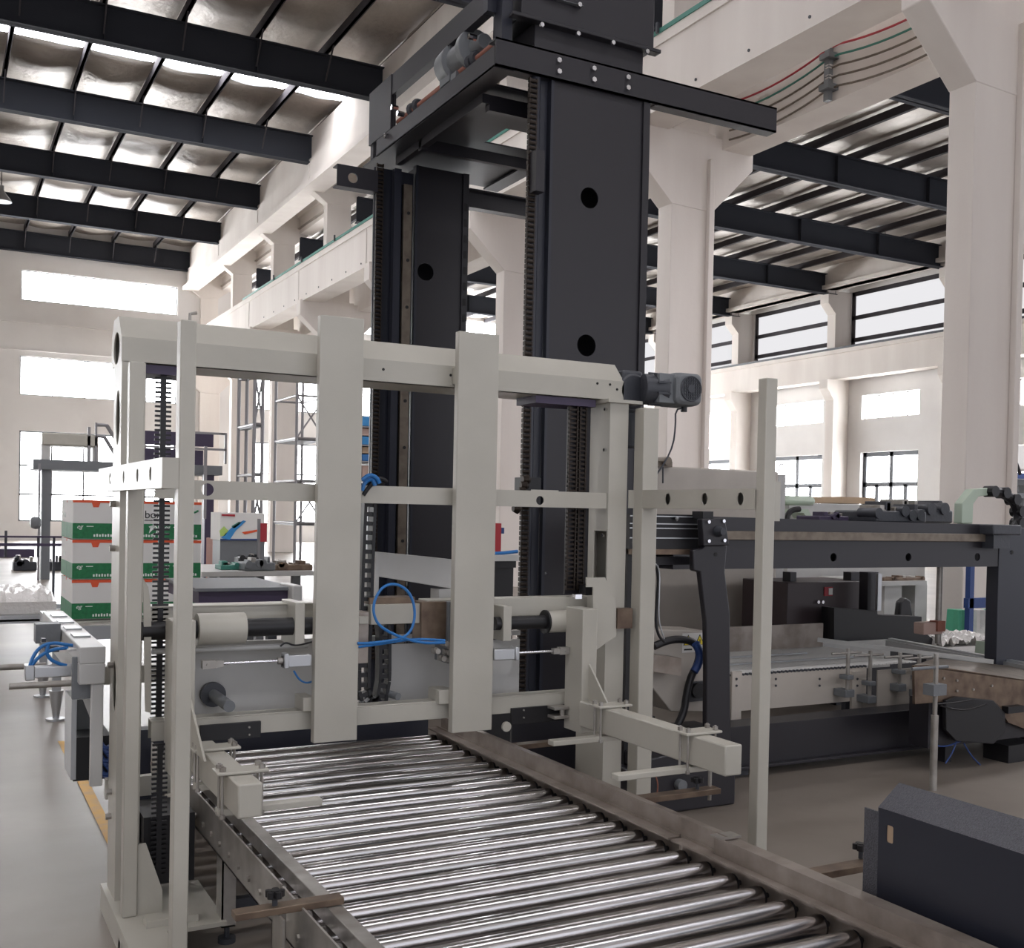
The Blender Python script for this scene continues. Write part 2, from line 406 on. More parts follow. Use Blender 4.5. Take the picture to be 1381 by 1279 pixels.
def foil(x0, x1, y0, y1, z, pur, sag, name, label, breaks, sagy=.0):
    m = MB(); nx = 8
    xs = []
    ps = sorted([p for p in pur if x0 < p < x1]+[x0, x1])
    for a, b_ in zip(ps, ps[1:]): xs += [(a+(b_-a)*t/nx, 4*(t/nx)*(1-t/nx)) for t in range(nx)]
    xs.append((x1, 0))
    ny = int((y1-y0)/.5); vs = []
    for j in range(ny+1):
        y = y0+(y1-y0)*j/ny
        for x, s in xs: vs.append((x, y, z-sag*s*(.75+.25*sin(y*1.3+x))+.03*sin(y*2.1+x*3)*s))
    n = len(xs); fs = []
    for j in range(ny):
        yc = y0+(y1-y0)*(j+.5)/ny
        if any(a < yc < b_ for a, b_ in breaks): continue
        for i in range(n-1): fs.append((j*n+i, j*n+i+1, (j+1)*n+i+1, (j+1)*n+i))
    m.add(vs, fs)
    o = m.build(name, FOIL); struct(o, label); return o
foil(-14, 10.25, -6, 51, 13.22, px, .10, 'ceiling', 'silvery insulation sheet between the purlins of the left roof', [(29.5, 30.5), (-1, 0), (8.5, 9.5), (17.5, 18.5)])
xs_ = sorted([p for p in px if p > -9])
for a, b_ in zip(xs_, xs_[1:]):
    if b_ > 10.2: continue
    struct(B(a+.04, b_-.04, 29.5, 30.5, 13.2, 13.22).build('window_%d' % (20+int(a)), SKYM), 'bright translucent roof light between purlins', 'roof lights of the left hall')
for y in (-1, 8.5, 17.5):
    struct(B(-13, 10.2, y+.15, y+.75, 13.25, 13.27).build('window_%d' % (40+int(y)), ADDGLOW), 'added glowing strip overhead, out of view', 'added overhead light strips')  # unseen strips added to light the machine and streak the rollers
# roof of the right hall
RY = [10.8, 16.8, 22.0, 27.2, 32.8, 38.8, 44.8]
for y in RY:
    m = MB(); ibeam(m, 11.4, RX-.75, y, 10.45, 11.22)
    struct(m.build('roof_beam', STEEL), 'dark steel roof beam crossing the right hall', 'roof beams of the right hall')
px2 = [12.3+1.55*k for k in range(13)]
for x in px2:
    struct(B(x-.05, x+.05, 8, 51, 11.24, 11.44).build('purlin', PURL), 'dark roof purlin running the length of the right hall', 'purlins of the right hall')
m = MB()
for x in px2[::2]:
    for y in RY: m.bar((x, y+.1, 10.7), (x, y+.6, 11.25), .03, .03)
struct(m.build('trim_12', PURL), 'short diagonal braces under the right roof')
foil(11.3, RX+.3, -6, 51, 11.52, px2, .09, 'ceiling', 'silvery insulation sheet between the purlins of the right roof', [(8.2, 10.2)])
struct(B(12, RX-1, 8.2, 10.2, 11.6, 11.62).build('window_70', ADDGLOW), 'added glowing strip over the right hall, out of view')  # added light source, kept out of view above the right hall
struct(B(10.2, 11.4, 3, 51, 12.95, 13.05).build('trim_14', CONC), 'closed strip between the two roofs')
struct(B(11.3, 11.4, 3, 51, 11.9, 12.95).build('trim_15', CONC), 'upstand between the two roofs')
# pendant lamps
def lamp(x, y, z, ztop, label):
    t = thing('pendant_lamp', label, 'lamp', (x, y, z))
    MB().lathe((x, y, z), (0, 0, 1), [(0, .3), (.02, .3), (.12, .24), (.3, .1), (.36, .07), (.5, .07), (.52, .02)], 24).build('lamp_shade', ALU, t)
    MB().cyl((x, y, z+.5), (x, y, ztop), .012, 8).build('cable', RUB, t)
p = at(1194, 307, y=27.2); lamp(p.x, 27.2, p.z, 10.5, 'metal bell lamp hanging from a roof beam of the right hall')
p = at(2, 272, y=38.9); lamp(p.x, 38.9, p.z, 12.0, 'metal bell lamp hanging at the far left of the left hall')
# floor line
struct(MB().prism([at(78, 1000, z=.003), at(92, 1000, z=.003), at(152, 1118, z=.003), at(148, 1145, z=.003)], (0, 0, .001)).build('trim_13', YEL), 'worn yellow line painted on the floor')


# ============================================================ THE CREAM GATE FRAME
FY = 4.35
g = thing('gate_frame', 'tall cream steel portal frame with stop plates standing over the roller conveyor', 'machine frame', (1.75, 4.35, 0))
# top beam: chamfered box profile with an oval hole in its left end
prof = [(4.40, 2.135), (4.40, 2.23), (4.485, 2.318), (4.60, 2.318), (4.66, 2.25), (4.66, 2.135)]
m = MB()
m.plate(prof, [ell(4.53, 2.2, .078, .062) + [(4.608, 2.15), (4.608, 2.145), (4.452, 2.145), (4.452, 2.15)][:0]], (.62, 0, 0), (0, 1, 0), (0, 0, 1), (.006, 0, 0))
m.plate(prof, [], (2.862, 0, 0), (0, 1, 0), (0, 0, 1), (.006, 0, 0))
for i in range(len(prof)):
    a, b_ = prof[i], prof[(i+1) % len(prof)]
    n_ = V((0, b_[1]-a[1], -(b_[0]-a[0]))).normalized()*-.004
    P0, P1 = V((.626, a[0], a[1])), V((.626, b_[0], b_[1])); L = V((2.236, 0, 0))
    if i == len(prof)-1: 
        m.hexa([P0, P1, P1+L, P0+L, P0+V((0, 0, .004)), P1+V((0, 0, .004)), P1+L+V((0, 0, .004)), P0+L+V((0, 0, .004))])
    else:
        cc = V((0, 4.53, 2.2)); 
        def inn(p): q = cc-p; q.x = 0; return p+q.normalized()*.006
        m.hexa([P0, P1, P1+L, P0+L, inn(P0), inn(P1), inn(P1)+L, inn(P0)+L])
tb = m.build('top_beam', PAINT, g)
m = MB()
for x in (1.66, 1.97, 2.72, 2.79, 2.83): m.cyl((x, 4.40, 2.19 if x < 2.7 else 2.21-.02*(x > 2.8)), (x, 4.398, 2.19 if x < 2.7 else 2.21-.02*(x > 2.8)), .006, 10)
m.build('bolt_hole', INK, tb)
m = MB().box(.70, .86, 4.41, 4.6, 2.10, 2.134).box(2.4, 2.72, 4.41, 4.6, 2.10, 2.134); m.build('sprocket_guard', PURP, tb)
# left leg: front tube and rear box post with oval openings
B(.62, .671, 4.19, 4.245, .1, 2.115).build('leg', PAINT, g, bevel=.004)
m = MB().plate(rect(4.388, 4.585, .1, 2.135), [ell(4.475, 1.93, .05, .105), ell(4.475, .9, .05, .1)], (.62, 0, 0), (0, 1, 0), (0, 0, 1), (.005, 0, 0))
m.box(.625, .70, 4.388, 4.394, .1, 2.135).box(.625, .70, 4.579, 4.585, .1, 2.135).box(.70, .706, 4.388, 4.585, .1, 2.135)
pl = m.build('leg', PAINT, g, smooth=False)
m = MB()
for z in (1.60, 1.43, .98, .49, .395): m.cyl((.62, 4.50, z), (.60, 4.50, z), .012, 8)
m.build('bolt', GALV, pl)
# base of the left side
m = MB().box(.60, .74, 3.7, 4.62, .085, .10).box(.60, .65, 3.7, 4.62, 0, .085)
m.box(.74, .95, 4.0, 4.5, .085, .10).prism([(.672, 4.2, .1), (.672, 4.2, .36), (.70, 4.2, .36), (.76, 4.2, .18), (.76, 4.2, .1)], (0, .012, 0))
m.box(.68, .86, 4.05, 4.12, .1, .125)
m.build('base_plate', PAINT, g)
B(.60, .65, 4.1, 4.14, .0, .05).build('foot', GALV, g)
# right legs
m = MB().plate(rect(4.35, 4.60, .0, 2.12), [rect(4.36, 4.47, 1.26, 1.52)], (2.763, 0, 0), (0, 1, 0), (0, 0, 1), (.006, 0, 0))
m.box(2.769, 2.865, 4.35, 4.357, 0, 2.12).box(2.769, 2.865, 4.594, 4.6, 0, 2.12).box(2.859, 2.865, 4.36, 4.594, 0, 2.12)
lr = m.build('leg', PAINT, g, smooth=False)
m = MB().box(2.74, 2.93, 4.33, 4.60, 2.12, 2.135); m.build('cap_plate', PAINT, g)
m = MB()
for z in (2.09, 1.9, 1.5): m.cyl((2.763, 4.38, z), (2.75, 4.38, z), .008, 8)
m.build('bolt', CHROME, lr)
# outer right post
B(2.90, 2.985, 4.27, 4.35, 0, 2.10).build('post', PAINT, g, bevel=.005)
# cross beam with round holes
m = MB().plate(rect(.74, 2.76, 1.625, 1.698), [ell(.935, 1.663, .0245), ell(2.405, 1.655, .0205)], (0, 4.36, 0), (1, 0, 0), (0, 0, 1), (0, .005, 0))
m.box(.74, 2.76, 4.365, 4.41, 1.625, 1.630).box(.74, 2.76, 4.365, 4.41, 1.693, 1.698)
m.box(2.36, 2.50, 4.36, 4.365, 1.698, 1.703)
m.build('cross_beam', PAINT, g, smooth=False)
# side beams with slots
m = MB().plate(rect(3.42, 4.84, 1.65, 1.742), [ell(y, 1.697, .022, .022) for y in (3.62, 3.87, 4.17, 4.51)], (.60, 0, 0), (0, 1, 0), (0, 0, 1), (.005, 0, 0))
m.box(.605, .648, 3.42, 3.425, 1.65, 1.742).box(.605, .648, 3.425, 4.84, 1.65, 1.655).box(.605, .648, 3.425, 4.84, 1.737, 1.742).box(.643, .648, 3.425, 4.15, 1.655, 1.737)
m.build('side_beam', PAINT, g, smooth=False)
m = MB().plate(rect(3.47, 4.27, 1.63, 1.715), [ell(y, 1.673, .021, .026) for y in (3.56, 3.80, 4.07)], (2.9, 0, 0), (0, 1, 0), (0, 0, 1), (.005, 0, 0))
m.box(2.905, 2.965, 3.475, 4.27, 1.63, 1.635).box(2.905, 2.965, 3.475, 4.27, 1.71, 1.715).box(2.96, 2.965, 3.475, 4.27, 1.635, 1.71)
m.box(2.87, 2.90, 4.34, 4.345, 1.63, 1.715)
m.build('side_beam', PAINT, g, smooth=False)
B(2.965, 3.0, 3.43, 3.46, 1.585, 1.745).build('bracket', PAINT, g)
# front posts
B(.648, .695, 3.42, 3.478, 0, 2.157).build('front_post', PAINT, g, bevel=.004)
B(2.908, 2.965, 3.42, 3.473, 0, 2.157).build('front_post', PAINT, g, bevel=.004)
m = MB().box(.64, .80, 3.42, 3.46, .0, .02).box(2.88, 3.0, 3.40, 3.49, 0, .012); m.build('foot_plate', PAINT, g)
# stop plates
for x0, x1, z0, z1 in ((1.351, 1.533, .655, 2.372), (1.958, 2.148, .648, 2.367)):
    m = MB().box(x0, x1, 4.29, 4.296, z0, z1).box(x0, x0+.006, 4.296, 4.33, z0, z1).box(x1-.006, x1, 4.296, 4.33, z0, z1)
    m.box(x0+.006, x1-.006, 4.296, 4.33, z0, z0+.006)
    m.box(x0+.02, x1-.02, 4.33, 4.358, 1.63, 1.69).box(x0+.02, x1-.02, 4.33, 4.398, 2.15, 2.22)
    m.build('stop_plate', PAINT, g, bevel=.002)
p = at(252, 425, y=3.45)
MB().tube([(.68, 3.45, 2.157), (.68, 3.45, 2.18), (.70, 3.45, 2.185)], .005).build('hook', GALV, g)

# ============================================================ MOTOR ON THE FRAME
t = thing('gear_motor', 'grey electric gear motor with fan grille at the right end of the cream top beam', 'motor', (2.98, 4.4, 2.1))
m = MB().box(2.875, 2.99, 4.42, 4.62, 2.09, 2.29).cyl((2.93, 4.40, 2.19), (2.93, 4.44, 2.19), .085, 20).box(2.9, 2.97, 4.43, 4.6, 1.92, 2.1)
m.build('gearbox', GREYD, t, bevel=.012)
m = MB().cyl((2.95, 4.36, 2.2), (3.06, 4.33, 2.2), .07, 24)
for k in range(9):
    a = 2*pi*k/9; m.box(2.98, 3.05, 4.345-.005+.075*cos(a), 4.345+.005+.075*cos(a), 2.2+.075*sin(a)-.005, 2.2+.075*sin(a)+.005)
m.build('finned_body', GREYD, t)
def rr(w, h, r, n=5):
    o = []
    for cx_, cy_, a0 in ((w-r, h-r, 0), (-w+r, h-r, pi/2), (-w+r, -h+r, pi), (w-r, -h+r, 1.5*pi)):
        o += [(cx_+r*cos(a0+pi/2*i/n), cy_+r*sin(a0+pi/2*i/n)) for i in range(n+1)]
    return o
m = MB(); o_ = rr(.078, .078, .03)
m.prism([(3.045, 4.33+a, 2.198+b_) for a, b_ in o_], (.05, 0, 0))
MC = V((3.0, 4.33, 2.2))
m2 = MB(); n = len(o_)
vs = [(3.045, 4.33+a, 2.198+b_) for a, b_ in o_]+[(3.17, 4.33+a*1.0, 2.198+b_*1.0) for a, b_ in o_]+[(3.19, 4.33+a*.85, 2.198+b_*.85) for a, b_ in o_]
# the fan cover faces the camera side: built along -Y
def cov(h, s): return [(3.145+a*s, h, 2.202+b_*s) for a, b_ in o_]
vs = cov(4.42, .98)+cov(4.30, 1.0)+cov(4.26, .95)+cov(4.245, .78)
fs = [(i*n+k, i*n+(k+1) % n, (i+1)*n+(k+1) % n, (i+1)*n+k) for i in range(3) for k in range(n)]+[tuple(range(n)), tuple(range(4*n-1, 3*n-1, -1))]
m2.add(vs, fs).box(2.99, 3.08, 4.28, 4.42, 2.13, 2.27)
fc = m2.build('fan_cover', GREYM, t, bevel=.004)
m = MB()
for k in range(9):
    d = -.052+.013*k; L = sqrt(max(0, .056**2-d*d))
    m.box(3.145-L, 3.145+L, 4.239, 4.244, 2.202+d-.002, 2.202+d+.002).box(3.145+d-.002, 3.145+d+.002, 4.239, 4.244, 2.202-L, 2.202+L)
m.cyl((3.145, 4.243, 2.202), (3.145, 4.238, 2.202), .02, 16)
m.tube([(3.145+.058*cos(a*pi/12), 4.24, 2.202+.058*sin(a*pi/12)) for a in range(25)], .004, 6)
m.build('fan_grille', GREYD, fc)
MB().cyl((3.17, 4.33, 2.14), (3.17, 4.33, 2.10), .016, 10).build('cable_gland', RUB, t)
q = [at(x, y, y=4.33) for x, y in ((911, 553), (911, 575), (908, 600), (898, 622), (880, 648), (868, 665))]
MB().tube([(3.17, 4.33, 2.12)]+q, .0045, 6, 1).build('cable', GREYD, t)

# ============================================================ LIFT CHAINS
def ladder(x0, x1, y, z0, z1, pitch, name, label):
    t = thing(name, label, 'chain', ((x0+x1)/2, y, z0)); xm = (x0+x1)/2; w_ = x1-x0
    m = MB(); z = z0
    while z < z1:
        m.box(x0, x1, y, y+.012, z, z+pitch*.45); z += pitch
    m.build('link_chain', RUB, t)
    B(xm-w_*.17, xm+w_*.17, y-.003, y+.015, z0, z1).build('centre_band', RUB, t)
    return t
a, b_ = at(210, 500, y=4.45), at(232, 500, y=4.45)
ladder(a.x, b_.x, 4.45, at(220, 982, y=4.45).z, 2.11, .0183, 'lift_chain', 'black ladder-like lift chain hanging inside the left cream legs')
a, b_ = at(205, 1050, y=4.3), at(226, 1050, y=4.3)
ladder(a.x, b_.x, 4.3, .2, at(215, 1006, y=4.3).z, .0183, 'lift_chain', 'lower run of black chain at the foot of the left cream legs')
m = B(.712, .90, 4.33, 4.6, .16, .42); tag(m.build('chain_box', RUB), 'black box around the chain at the foot of the left cream legs', 'guard')
t = thing('double_chain', 'oily double roller chain hanging in front of the front dark tower', 'chain', (2.62, 4.44, 1.2))
for x0, x1 in ((at(766, 650, y=4.44).x, at(778, 650, y=4.44).x), (at(780, 650, y=4.44).x, at(790, 650, y=4.44).x)):
    m = MB(); z = 1.24; k = 0
    while z < 2.1:
        m.box(x0, x0+.008, 4.436, 4.45, z, z+.019).box(x1-.008, x1, 4.436, 4.45, z, z+.019).box(x0, x1, 4.44, 4.452, z, z+.009); z += .021
    m.build('link_chain', CHAIN, t)
B(at(778.5, 650, y=4.45).x, at(780, 650, y=4.45).x, 4.45, 4.455, 1.24, 2.1).build('guide_strip', GALV, t)
B(at(763, 650, y=4.47).x, at(793, 650, y=4.47).x, 4.458, 4.47, 1.22, 2.1).build('added_dark_sheet', BLACK, t)  # dark sheet added to cover the bright gaps behind the chain

# ============================================================ LIFTING CARRIAGE
c = thing('lift_carriage', 'cream pusher carriage with sleeves, shaft and clamping arms behind the stop plates', 'machine carriage', (1.75, 4.5, .6))
YB = 4.45
def hx(px0, px1, ya, yb, Y, y2, name, m_, par=c, bevel=.002):
    b0 = fb(px0, ya, px1, yb, Y, y2-Y); return B(*b0).build(name, m_, par, bevel=bevel)
zt, zb = at(330, 815, y=YB).z, at(330, 828, y=YB).z
m = MB().box(.74, 1.40, YB, YB+.10, zb-.045, zt).box(.74, 1.40, YB-.012, YB, zt-.006, zt).box(1.90, 2.72, YB, YB+.1, zb-.045, zt)
m.build('upper_beam', PAINT, c, bevel=.003)
zs = at(360, 846, y=YB-.08).z
for x0, x1 in ((at(266, 846, y=4.36).x, at(330, 846, y=4.36).x),): MB().cyl((x0, 4.37, zs), (x1, 4.37, zs), .062, 28).build('sleeve', PAINT, c)
MB().cyl((.70, 4.37, zs), (1.36, 4.37, zs), .036, 24).build('shaft', RUB, c)
x0, x1 = at(737, 838, y=4.36).x, at(803, 838, y=4.36).x
zr = at(770, 838, y=4.36).z
s_ = MB().cyl((x0, 4.37, zr), (x1, 4.37, zr), .05, 28).build('sleeve', PAINT, c)
MB().cyl((x0-.006, 4.37, zr), (x0+.004, 4.37, zr), .054, 24).build('end_ring', RUB, s_)
MB().cyl((2.19, 4.37, zr), (2.76, 4.37, zr), .03, 24).cyl((x1, 4.37, zr), (2.80, 4.37, zr), .036, 24).build('shaft', RUB, c)
for px0, px1, y0_, y1_ in ((398, 411, 813, 872), (679, 690, 818, 865)):
    b0 = fb(px0, y0_, px1, y1_, 4.33, .2); B(*b0).build('bearing_plate', PAINT, c, bevel=.002)
# back panel with bearing and round rod
b0 = fb(262, 868, 430, 968, 4.58, .01); m = MB().box(*b0); b1 = fb(520, 866, 700, 965, 4.58, .01); m.box(*b1); m.box(b0[0], b1[1], 4.575, 4.6, b0[5]-.01, b0[5]+.012)
m.build('back_panel', PAINTB, c)
p = at(286, 936, y=4.575)
MB().cyl(p, p+V((0, -.03, 0)), .05, 24).build('flange_bearing', GREYD, c)
MB().cyl(p+V((0, -.02, 0)), p+V((.012, -.25, -.012)), .023, 20).build('shaft_end', GREYM, c)
p = at(507, 931, y=4.575); MB().cyl(p, p+V((.05, -.14, -.01)), .016, 16).build('shaft_end', GREYM, c)
x0, z_ = at(205, 876, y=4.42).x, at(350, 873, y=4.42).z
MB().cyl((x0, 4.42, z_), (1.36, 4.42, z_), .011, 12).build('tie_rod', PAINTB, c)
# air cylinders
def air_cyl(xr0, xr1, xb0, xb1, py, name='air_cylinder', par=c):
    Y = 4.30; zz = at((xr0+xb1)/2, py, y=Y).z
    X = [at(x, py, y=Y).x for x in (xr0, xr1, xb0, xb1)]
    m = MB().box(X[2], X[3], Y-.022, Y+.022, zz-.026, zz+.022).box(X[2], X[2]+.02, Y-.026, Y+.026, zz-.03, zz+.03)
    o = m.build(name, ALU, par, bevel=.004)
    s = 1 if X[1] > X[0] else -1
    MB().cyl((X[0], Y, zz), (X[2], Y, zz), .006, 12).build('piston_rod', CHROME, o)
    m = MB().box(min(X[0], X[0]+s*.05), max(X[0], X[0]+s*.05), Y-.016, Y-.008, zz-.016, zz+.016).box(min(X[0], X[0]+s*.05), max(X[0], X[0]+s*.05), Y+.008, Y+.016, zz-.016, zz+.016).cyl((X[0]+s*.02, Y-.02, zz), (X[0]+s*.02, Y+.02, zz), .006, 10).box(min(X[0]+s*.05, X[0]+s*.08), max(X[0]+s*.05, X[0]+s*.08), Y-.014, Y+.014, zz-.012, zz+.012)
    m.build('rod_clevis', GALV, o)
    m = MB().cyl((X[2]-s*.02, Y, zz), (X[2], Y, zz), .014, 12); m.build('rod_nut', GALV, o)
air_cyl(272, 300, 381, 418, 893)
air_cyl(766, 740, 692, 664, 880)
p = at(404, 888, y=4.3)
m = MB().tube([at(378, 872, y=4.3), at(385, 866, y=4.3), at(398, 872, y=4.3), at(420, 866, y=4.35)], .004, 6, 2); m.build('air_line', RUB, c)
m = MB().tube([at(396, 905, y=4.3), at(404, 918, y=4.3), at(414, 922, y=4.32), at(424, 918, y=4.35)], .004, 6, 2); m.build('air_line', BLUE, c)
# middle pieces
hx(482, 497, 826, 895, 4.36, 4.45, 'bracket', BRONZ)
hx(484, 497, 832, 842, 4.33, 4.355, 'angle_clip', PAINT)
b0 = fb(500, 815, 569, 842, 4.44, .07); B(*b0).build('middle_beam', PAINT, c, bevel=.003)
b0 = fb(498, 806, 560, 815, 4.46, .1); B(*b0).build('middle_cover', RUST, c, bevel=.002)
b0 = fb(568, 812, 604, 868, 4.42, .1); B(*b0).build('milled_block', RUST, c, bevel=.003)
b0 = fb(604, 812, 612, 895, 4.40, .14); B(*b0).build('valve_plate', GREYM, c, bevel=.002)
m = MB()
for x, y in ((588, 878), (596, 888), (603, 880), (606, 890), (600, 868), (610, 876)):
    p = at(x, y, y=4.36); m.cyl(p, p+V((0, -.025, 0)), .012, 10)
    m.box(p.x-.01, p.x+.01, p.y, p.y+.03, p.z-.012, p.z+.012)
m.build('valve_fittings', GALV, c)
for px0, px1, y0_, y1_ in ((592, 612, 931, 950), (409, 424, 941, 960)):
    b0 = fb(px0, y0_, px1, y1_, 4.33, .12); B(*b0).build('guide_block', PAINT, c, bevel=.003)
# lower beam
m = MB().box(.74, 2.62, 4.36, 4.44, .772, .778).box(.74, 2.62, 4.36, 4.366, .70, .772).box(.74, 2.62, 4.43, 4.436, .70, .772)
lb = m.build('lower_beam', PAINT, c, bevel=.002)
hx(270, 352, 976, 998, 4.345, 4.359, 'black_bar', RUB); hx(690, 765, 953, 975, 4.345, 4.359, 'black_bar', RUB)
p = at(682, 980, y=4.34); MB().cyl(p, p+V((0, -.012, 0)), .022, 20).build('round_lug', PAINT, c)
m = MB()
for x, y in ((336, 981), (336, 991), (706, 958), (706, 968)): q_ = at(x, y, y=4.345); m.cyl(q_, q_+V((0, -.006, 0)), .004, 8)
m.build('screws', GALV, c)
hx(748, 768, 954, 958, 4.28, 4.35, 'fork_lug', GALV); hx(748, 768, 966, 970, 4.28, 4.35, 'fork_lug', GALV)
p = at(758, 962, y=4.3); MB().cyl(p+V((0, 0, -.02)), p+V((0, 0, .02)), .012, 12).build('roller_pin', GALV, c)
# gusset on the right of the panel
a = [at(x, y, y=4.5) for x, y in ((664, 865), (692, 880), (690, 900), (668, 943), (664, 943))]
MB().prism(a, (0, .01, 0)).build('gusset', PAINTB, c)
# vertical hangers
B(2.535, 2.612, 4.18, 4.33, .62, 1.175).build('hanger', PAINT, c, bevel=.004)
B(.78, .862, 4.18, 4.33, .60, 1.175).build('hanger', PAINT, c, bevel=.004)
m = MB().prism([(2.57, 4.18, .93), (2.57, 4.18, .74), (2.57, 3.98, .74)], (.008, 0, 0)); m.build('gusset', PAINT, c)
m = MB().prism([(.83, 4.18, .93), (.83, 4.18, .72), (.83, 3.86, .72)], (.008, 0, 0)); m.build('gusset', PAINT, c)
# shield plates beside the sleeves at the right
a = [at(x, y, y=4.31) for x, y in ((791, 779), (816, 779), (831, 815), (831, 858), (800, 880), (800, 792), (791, 792))]
MB().prism(a, (0, .008, 0)).build('side_shield', PAINT, c)
a = [at(x, y, y=4.34) for x, y in ((193, 780), (196, 960), (204, 962), (204, 822), (200, 792))]
MB().prism([(p.x, p.y, p.z) for p in a], (0, .01, 0)).build('side_shield', PAINT, c)
b0 = fb(790, 790, 808, 803, 4.36, .06); B(*b0).build('stop_lug', RUB, c)
b0 = fb(776, 802, 785, 808, 4.36, .03); B(*b0).build('adjusting_nut', CHROME, c)
b0 = fb(833, 821, 853, 848, 4.30, .05); B(*b0).build('joining_plate', RUST, c)
# clamping arms
def arm(x0, x1, y0, z0, z1, par, ys, foot, name='clamping_arm'):
    m = MB().prism([(x0, y0, z0), (x1, y0, z0), (x1, y0, z1), (x0, y0, z1)], (0, 4.18-y0, 0))
    o = m.build(name, PAINT, par, bevel=.006)
    for yc in ys:
        m = MB().box(x0-.035, x1+.055, yc-.045, yc+.045, z1+.002, z1+.012)
        k = m.build('clamp_plate', PAINT, o, bevel=.003)
        mb = MB()
        for xx in (x0-.015, x1+.035):
            for yy in (yc-.025, yc+.025):
                mb.cyl((xx, yy, z0-.03), (xx, yy, z1+.03), .005, 8).cyl((xx, yy, z1+.012), (xx, yy, z1+.026), .011, 6).cyl((xx, yy, z0-.032), (xx, yy, z0-.02), .010, 6)
        mb.build('clamp_bolts', GALV, o)
    for (a0, a1, yc) in foot:
        B(a0, a1, yc-.025, yc+.025, z0-.03, z0-.008).build('stop_bar', PAINT, o, bevel=.003)
arm(2.525, 2.603, 3.15, .655, .768, c, (4.0, 3.38), ((2.28, 2.62, 4.0), (2.20, 2.62, 3.38)))
arm(.852, .93, 3.47, .615, .725, c, (4.02, 3.64), ((.83, 1.0, 4.02), (.83, 1.18, 3.66)))
# light grey transfer arm
a = [at(510, 745, y=4.75), at(613, 755, y=4.75), at(613, 795, y=4.75), at(510, 778, y=4.75)]
MB().prism(a, (.0, .3, 0)).build('transfer_arm', PAINTB, c, bevel=.003)
b0 = fb(592, 795, 614, 815, 4.72, .1); B(*b0).build('arm_mount', PAINTB, c)
b0 = fb(506, 745, 511, 806, 4.74, .2); B(*b0).build('arm_mount', PAINTB, c)

# hoses
h = [at(x, y, y=4.28) for x, y in ((482, 868), (500, 868), (545, 862), (558, 845), (560, 820), (552, 798), (535, 787), (517, 790), (505, 808), (503, 828), (512, 846), (540, 860), (570, 868), (600, 867))]
tag(MB().tube(h, .006, 8, 3).build('air_hose', BLUE), 'looped blue air hose between the two stop plates', 'hose')
h = [at(x, y, y=4.3) for x, y in ((482, 873), (505, 870), (530, 866), (560, 862), (600, 864))]
tag(MB().tube(h, .0055, 8, 2).build('air_hose', BLUE), 'nearly straight blue air hose under the looped one', 'hose')
t = thing('cable_bundle', 'knot of blue and black cables at the edge of the left stop plate', 'cables', (1.62, 4.5, 1.7))
for i, (mm_, pts) in enumerate(((BLUE, ((488, 648), (498, 640), (508, 644), (512, 652))), (BLUE, ((488, 662), (492, 650), (502, 645), (506, 655))), (RUB, ((490, 668), (498, 656), (512, 644), (522, 650))), (RUB, ((488, 655), (496, 652), (506, 650), (518, 652))))):
    MB().tube([at(x, y, y=4.34+.01*i) for x, y in pts], .009, 8, 2).build('cable', mm_, t)
# energy chain with square windows
def echain(pts, width, name, label, pitch=.045):
    t = thing(name, label, 'cable chain', pts[0])
    # resample
    P_ = [V(p) for p in pts]; out = [P_[0]]; acc = 0
    for a, b_ in zip(P_, P_[1:]):
        L = (b_-a).length; n = max(1, int(L/.01))
        for k in range(n): out.append(a.lerp(b_, (k+1)/n))
    m = MB(); step = 4; side = V((0, 1, 0))
    for i in range(0, len(out)-step, step):
        a, b_ = out[i], out[i+step]; d = (b_-a).normalized(); nrm = d.cross(side).normalized(); mid = (a+b_)/2
        m.bar(a+nrm*.021, b_+nrm*.021, .014, width, side)
        m.bar(a-nrm*.021, b_-nrm*.021, .014, width, side)
        m.bar(mid-nrm*.026, mid+nrm*.026, .018, width*.8, side)
    m.build('link_chain', RUB, t)
    return t
xa = at(499, 700, y=4.5).x
e1 = [at(498, 662, y=4.5), at(494, 760, y=4.5), at(492, 830, y=4.5), at(489, 900, y=4.5), at(489, 930, y=4.5), at(494, 948, y=4.5), at(503, 953, y=4.5), at(512, 945, y=4.5), at(517, 915, y=4.5), at(517, 850, y=4.5), at(514, 830, y=4.5)]
echain(e1, .05, 'energy_chain', 'black cable chain with square windows hanging in a loop right of the left stop plate')

